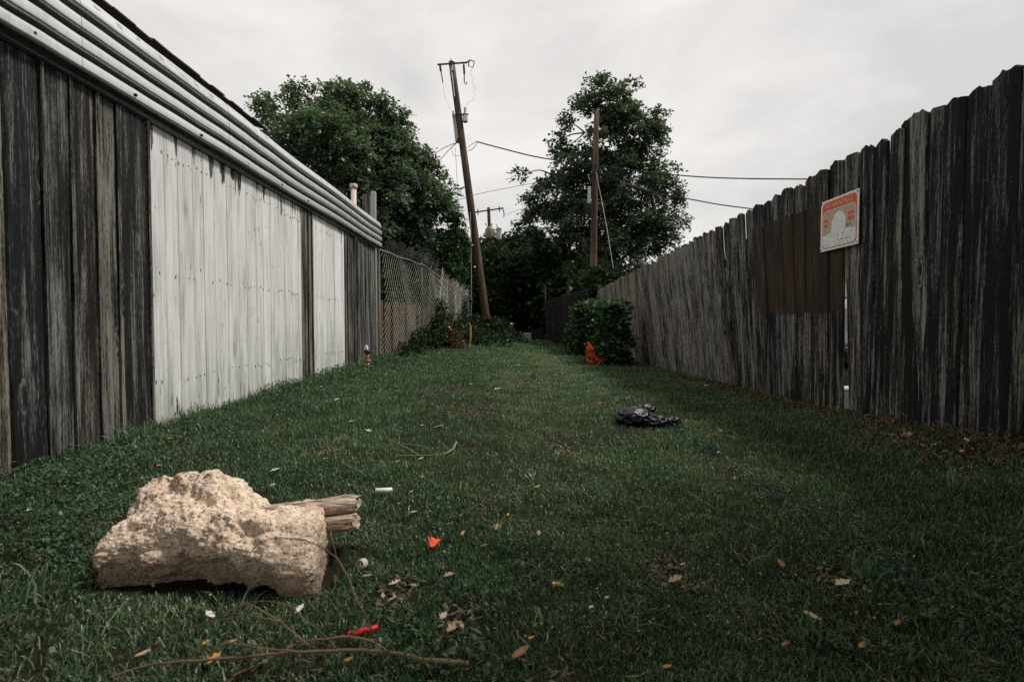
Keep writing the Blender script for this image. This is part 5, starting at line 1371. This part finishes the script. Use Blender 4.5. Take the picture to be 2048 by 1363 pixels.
blades('tall_grass', tx, ty, th_, (.0032 + .0018 * rng.random(len(tx))) * np.maximum(1, ty / 4) ** .7, np.clip(rng.normal(.38, .2, len(tx)), 0, 1), M['blade'], .7)
# dry thatch, flat
f2 = lambda x, y: np.clip(.08 + .9 * dirt(x, y) + .50 * (pnoise(x, y, 4, 6) > .64), 0, 1)
hx_, hy_ = scatter(150000, f2, .75, 14, 1.1)
n = len(hx_); an = rng.uniform(0, 6.28, n); l_ = rng.uniform(.010, .035, n); w_ = rng.uniform(.001, .0022, n) * np.maximum(1, hy_ / 4)
inr = dirt(hx_, hy_) > .4; l_[inr] *= .8; w_[inr] *= 2.6
zz_ = gz(hx_, hy_) + rng.uniform(.002, .016, n); d0 = np.stack([np.cos(an) * l_ / 2, np.sin(an) * l_ / 2, rng.normal(0, .2, n) * l_], -1); s0 = np.stack([-np.sin(an) * w_, np.cos(an) * w_, rng.normal(0, .3, n) * w_], -1)
c0 = np.stack([hx_, hy_, zz_], -1)
o = quads_mesh('thatch', np.stack([c0 - d0, c0 + s0, c0 + d0, c0 - s0], 1), M['thatch'], None, {'tint': rng.random(n) ** 1.5}); tagp(o, kind='stuff')
# low broad-leaved weeds and clover
f3 = lambda x, y: np.clip(np.clip((-x - .75 - .05 * y) / .6, 0, 1) * .55 * (pnoise(x, y, 3, 14) > .46) + .30 * (pnoise(x, y, 2.6, 21) > .66) + np.clip((y - 12) / 4, 0, .5), 0, 1) * (1 - .9 * dirt(x, y))
cx_, cy_ = scatter(110000, f3, .9, 20, 1.02)
n = len(cx_); hgt = rng.uniform(.016, .050, n) * (1 + 1.0 * np.clip((-cx_ - 1.6) / .5, 0, 1) * np.clip((cy_ - 2.4) / 2, 0, 1)); QQ = []; TT = []
for k in range(3):
    an = rng.uniform(0, 6.28, n) + k * 2.09; s_ = rng.uniform(.004, .010, n) * np.maximum(1, cy_ / 3.5) * (1 + .35 * np.clip((-cx_ - 1.1) / .6, 0, 1))
    ax = np.stack([np.cos(an), np.sin(an), rng.uniform(-.3, .8, n)], -1); sd_ = np.stack([-np.sin(an), np.cos(an), rng.normal(0, .55, n)], -1)
    c0 = np.stack([cx_, cy_, gz(cx_, cy_) + hgt], -1) + ax * .001
    QQ.append(np.stack([c0, c0 + ax * s_[:, None] * .7 + sd_ * s_[:, None] * .5, c0 + ax * s_[:, None] * 1.2, c0 + ax * s_[:, None] * .7 - sd_ * s_[:, None] * .5], 1)); TT.append(rng.random(n))
o = quads_mesh('weeds', np.concatenate(QQ), M['leaf_weed'], None, {'tint': np.concatenate(TT)}); tagp(o, kind='stuff')
# pale clover heads and dry specks scattered through the turf
f4 = lambda x, y: np.clip((pnoise(x, y, 2.4, 33) > .50) * .8 * np.exp(-((x - .55) / .9) ** 2) + .12, 0, 1)
sx_, sy_ = scatter(15000, f4, 1.0, 12, 1.04); n = len(sx_)
pts = np.stack([sx_, sy_, gz(sx_, sy_) + rng.uniform(.012, .035, n)], -1); an = rng.uniform(0, 6.28, n); s_ = rng.uniform(.0018, .0042, n) * np.maximum(1, sy_ / 3.2)
ax = np.stack([np.cos(an), np.sin(an), rng.uniform(-.2, .8, n)], -1) * s_[:, None]; sd_ = np.stack([-np.sin(an), np.cos(an), rng.normal(0, .6, n)], -1) * s_[:, None] * .7
o = quads_mesh('clover', np.stack([pts - ax, pts + sd_, pts + ax, pts - sd_], 1), leaf_mat('pale_clover_heads', (.10, .13, .07), (.42, .42, .33), .2, .01), None, {'tint': rng.random(n)}); tagp(o, kind='stuff')
# dry leaf litter along the right fence
n = 2600; ly = rng.uniform(2.1, 7.0, n); lx = 2.36 - np.abs(rng.normal(0, .16, n)) * np.interp(ly, [2, 3, 5, 7], [1.6, 1.3, 1., .8])
pts = np.stack([lx, ly, gz(lx, ly) + rng.uniform(.004, .03, n)], -1)
Q, tt = sprays(pts, rng.normal(0, 1, (n, 3)) * np.array([1, 1, .15]), .024, 2, .02, .0, None, .35)
Q[:, :, 2] = np.maximum(Q[:, :, 2], gz(Q[:, :, 0], Q[:, :, 1]) + .003)
o = quads_mesh('leaf_litter', Q, M['leaf_dead'], None, {'tint': tt ** 1.6}); tagp(o, kind='stuff')
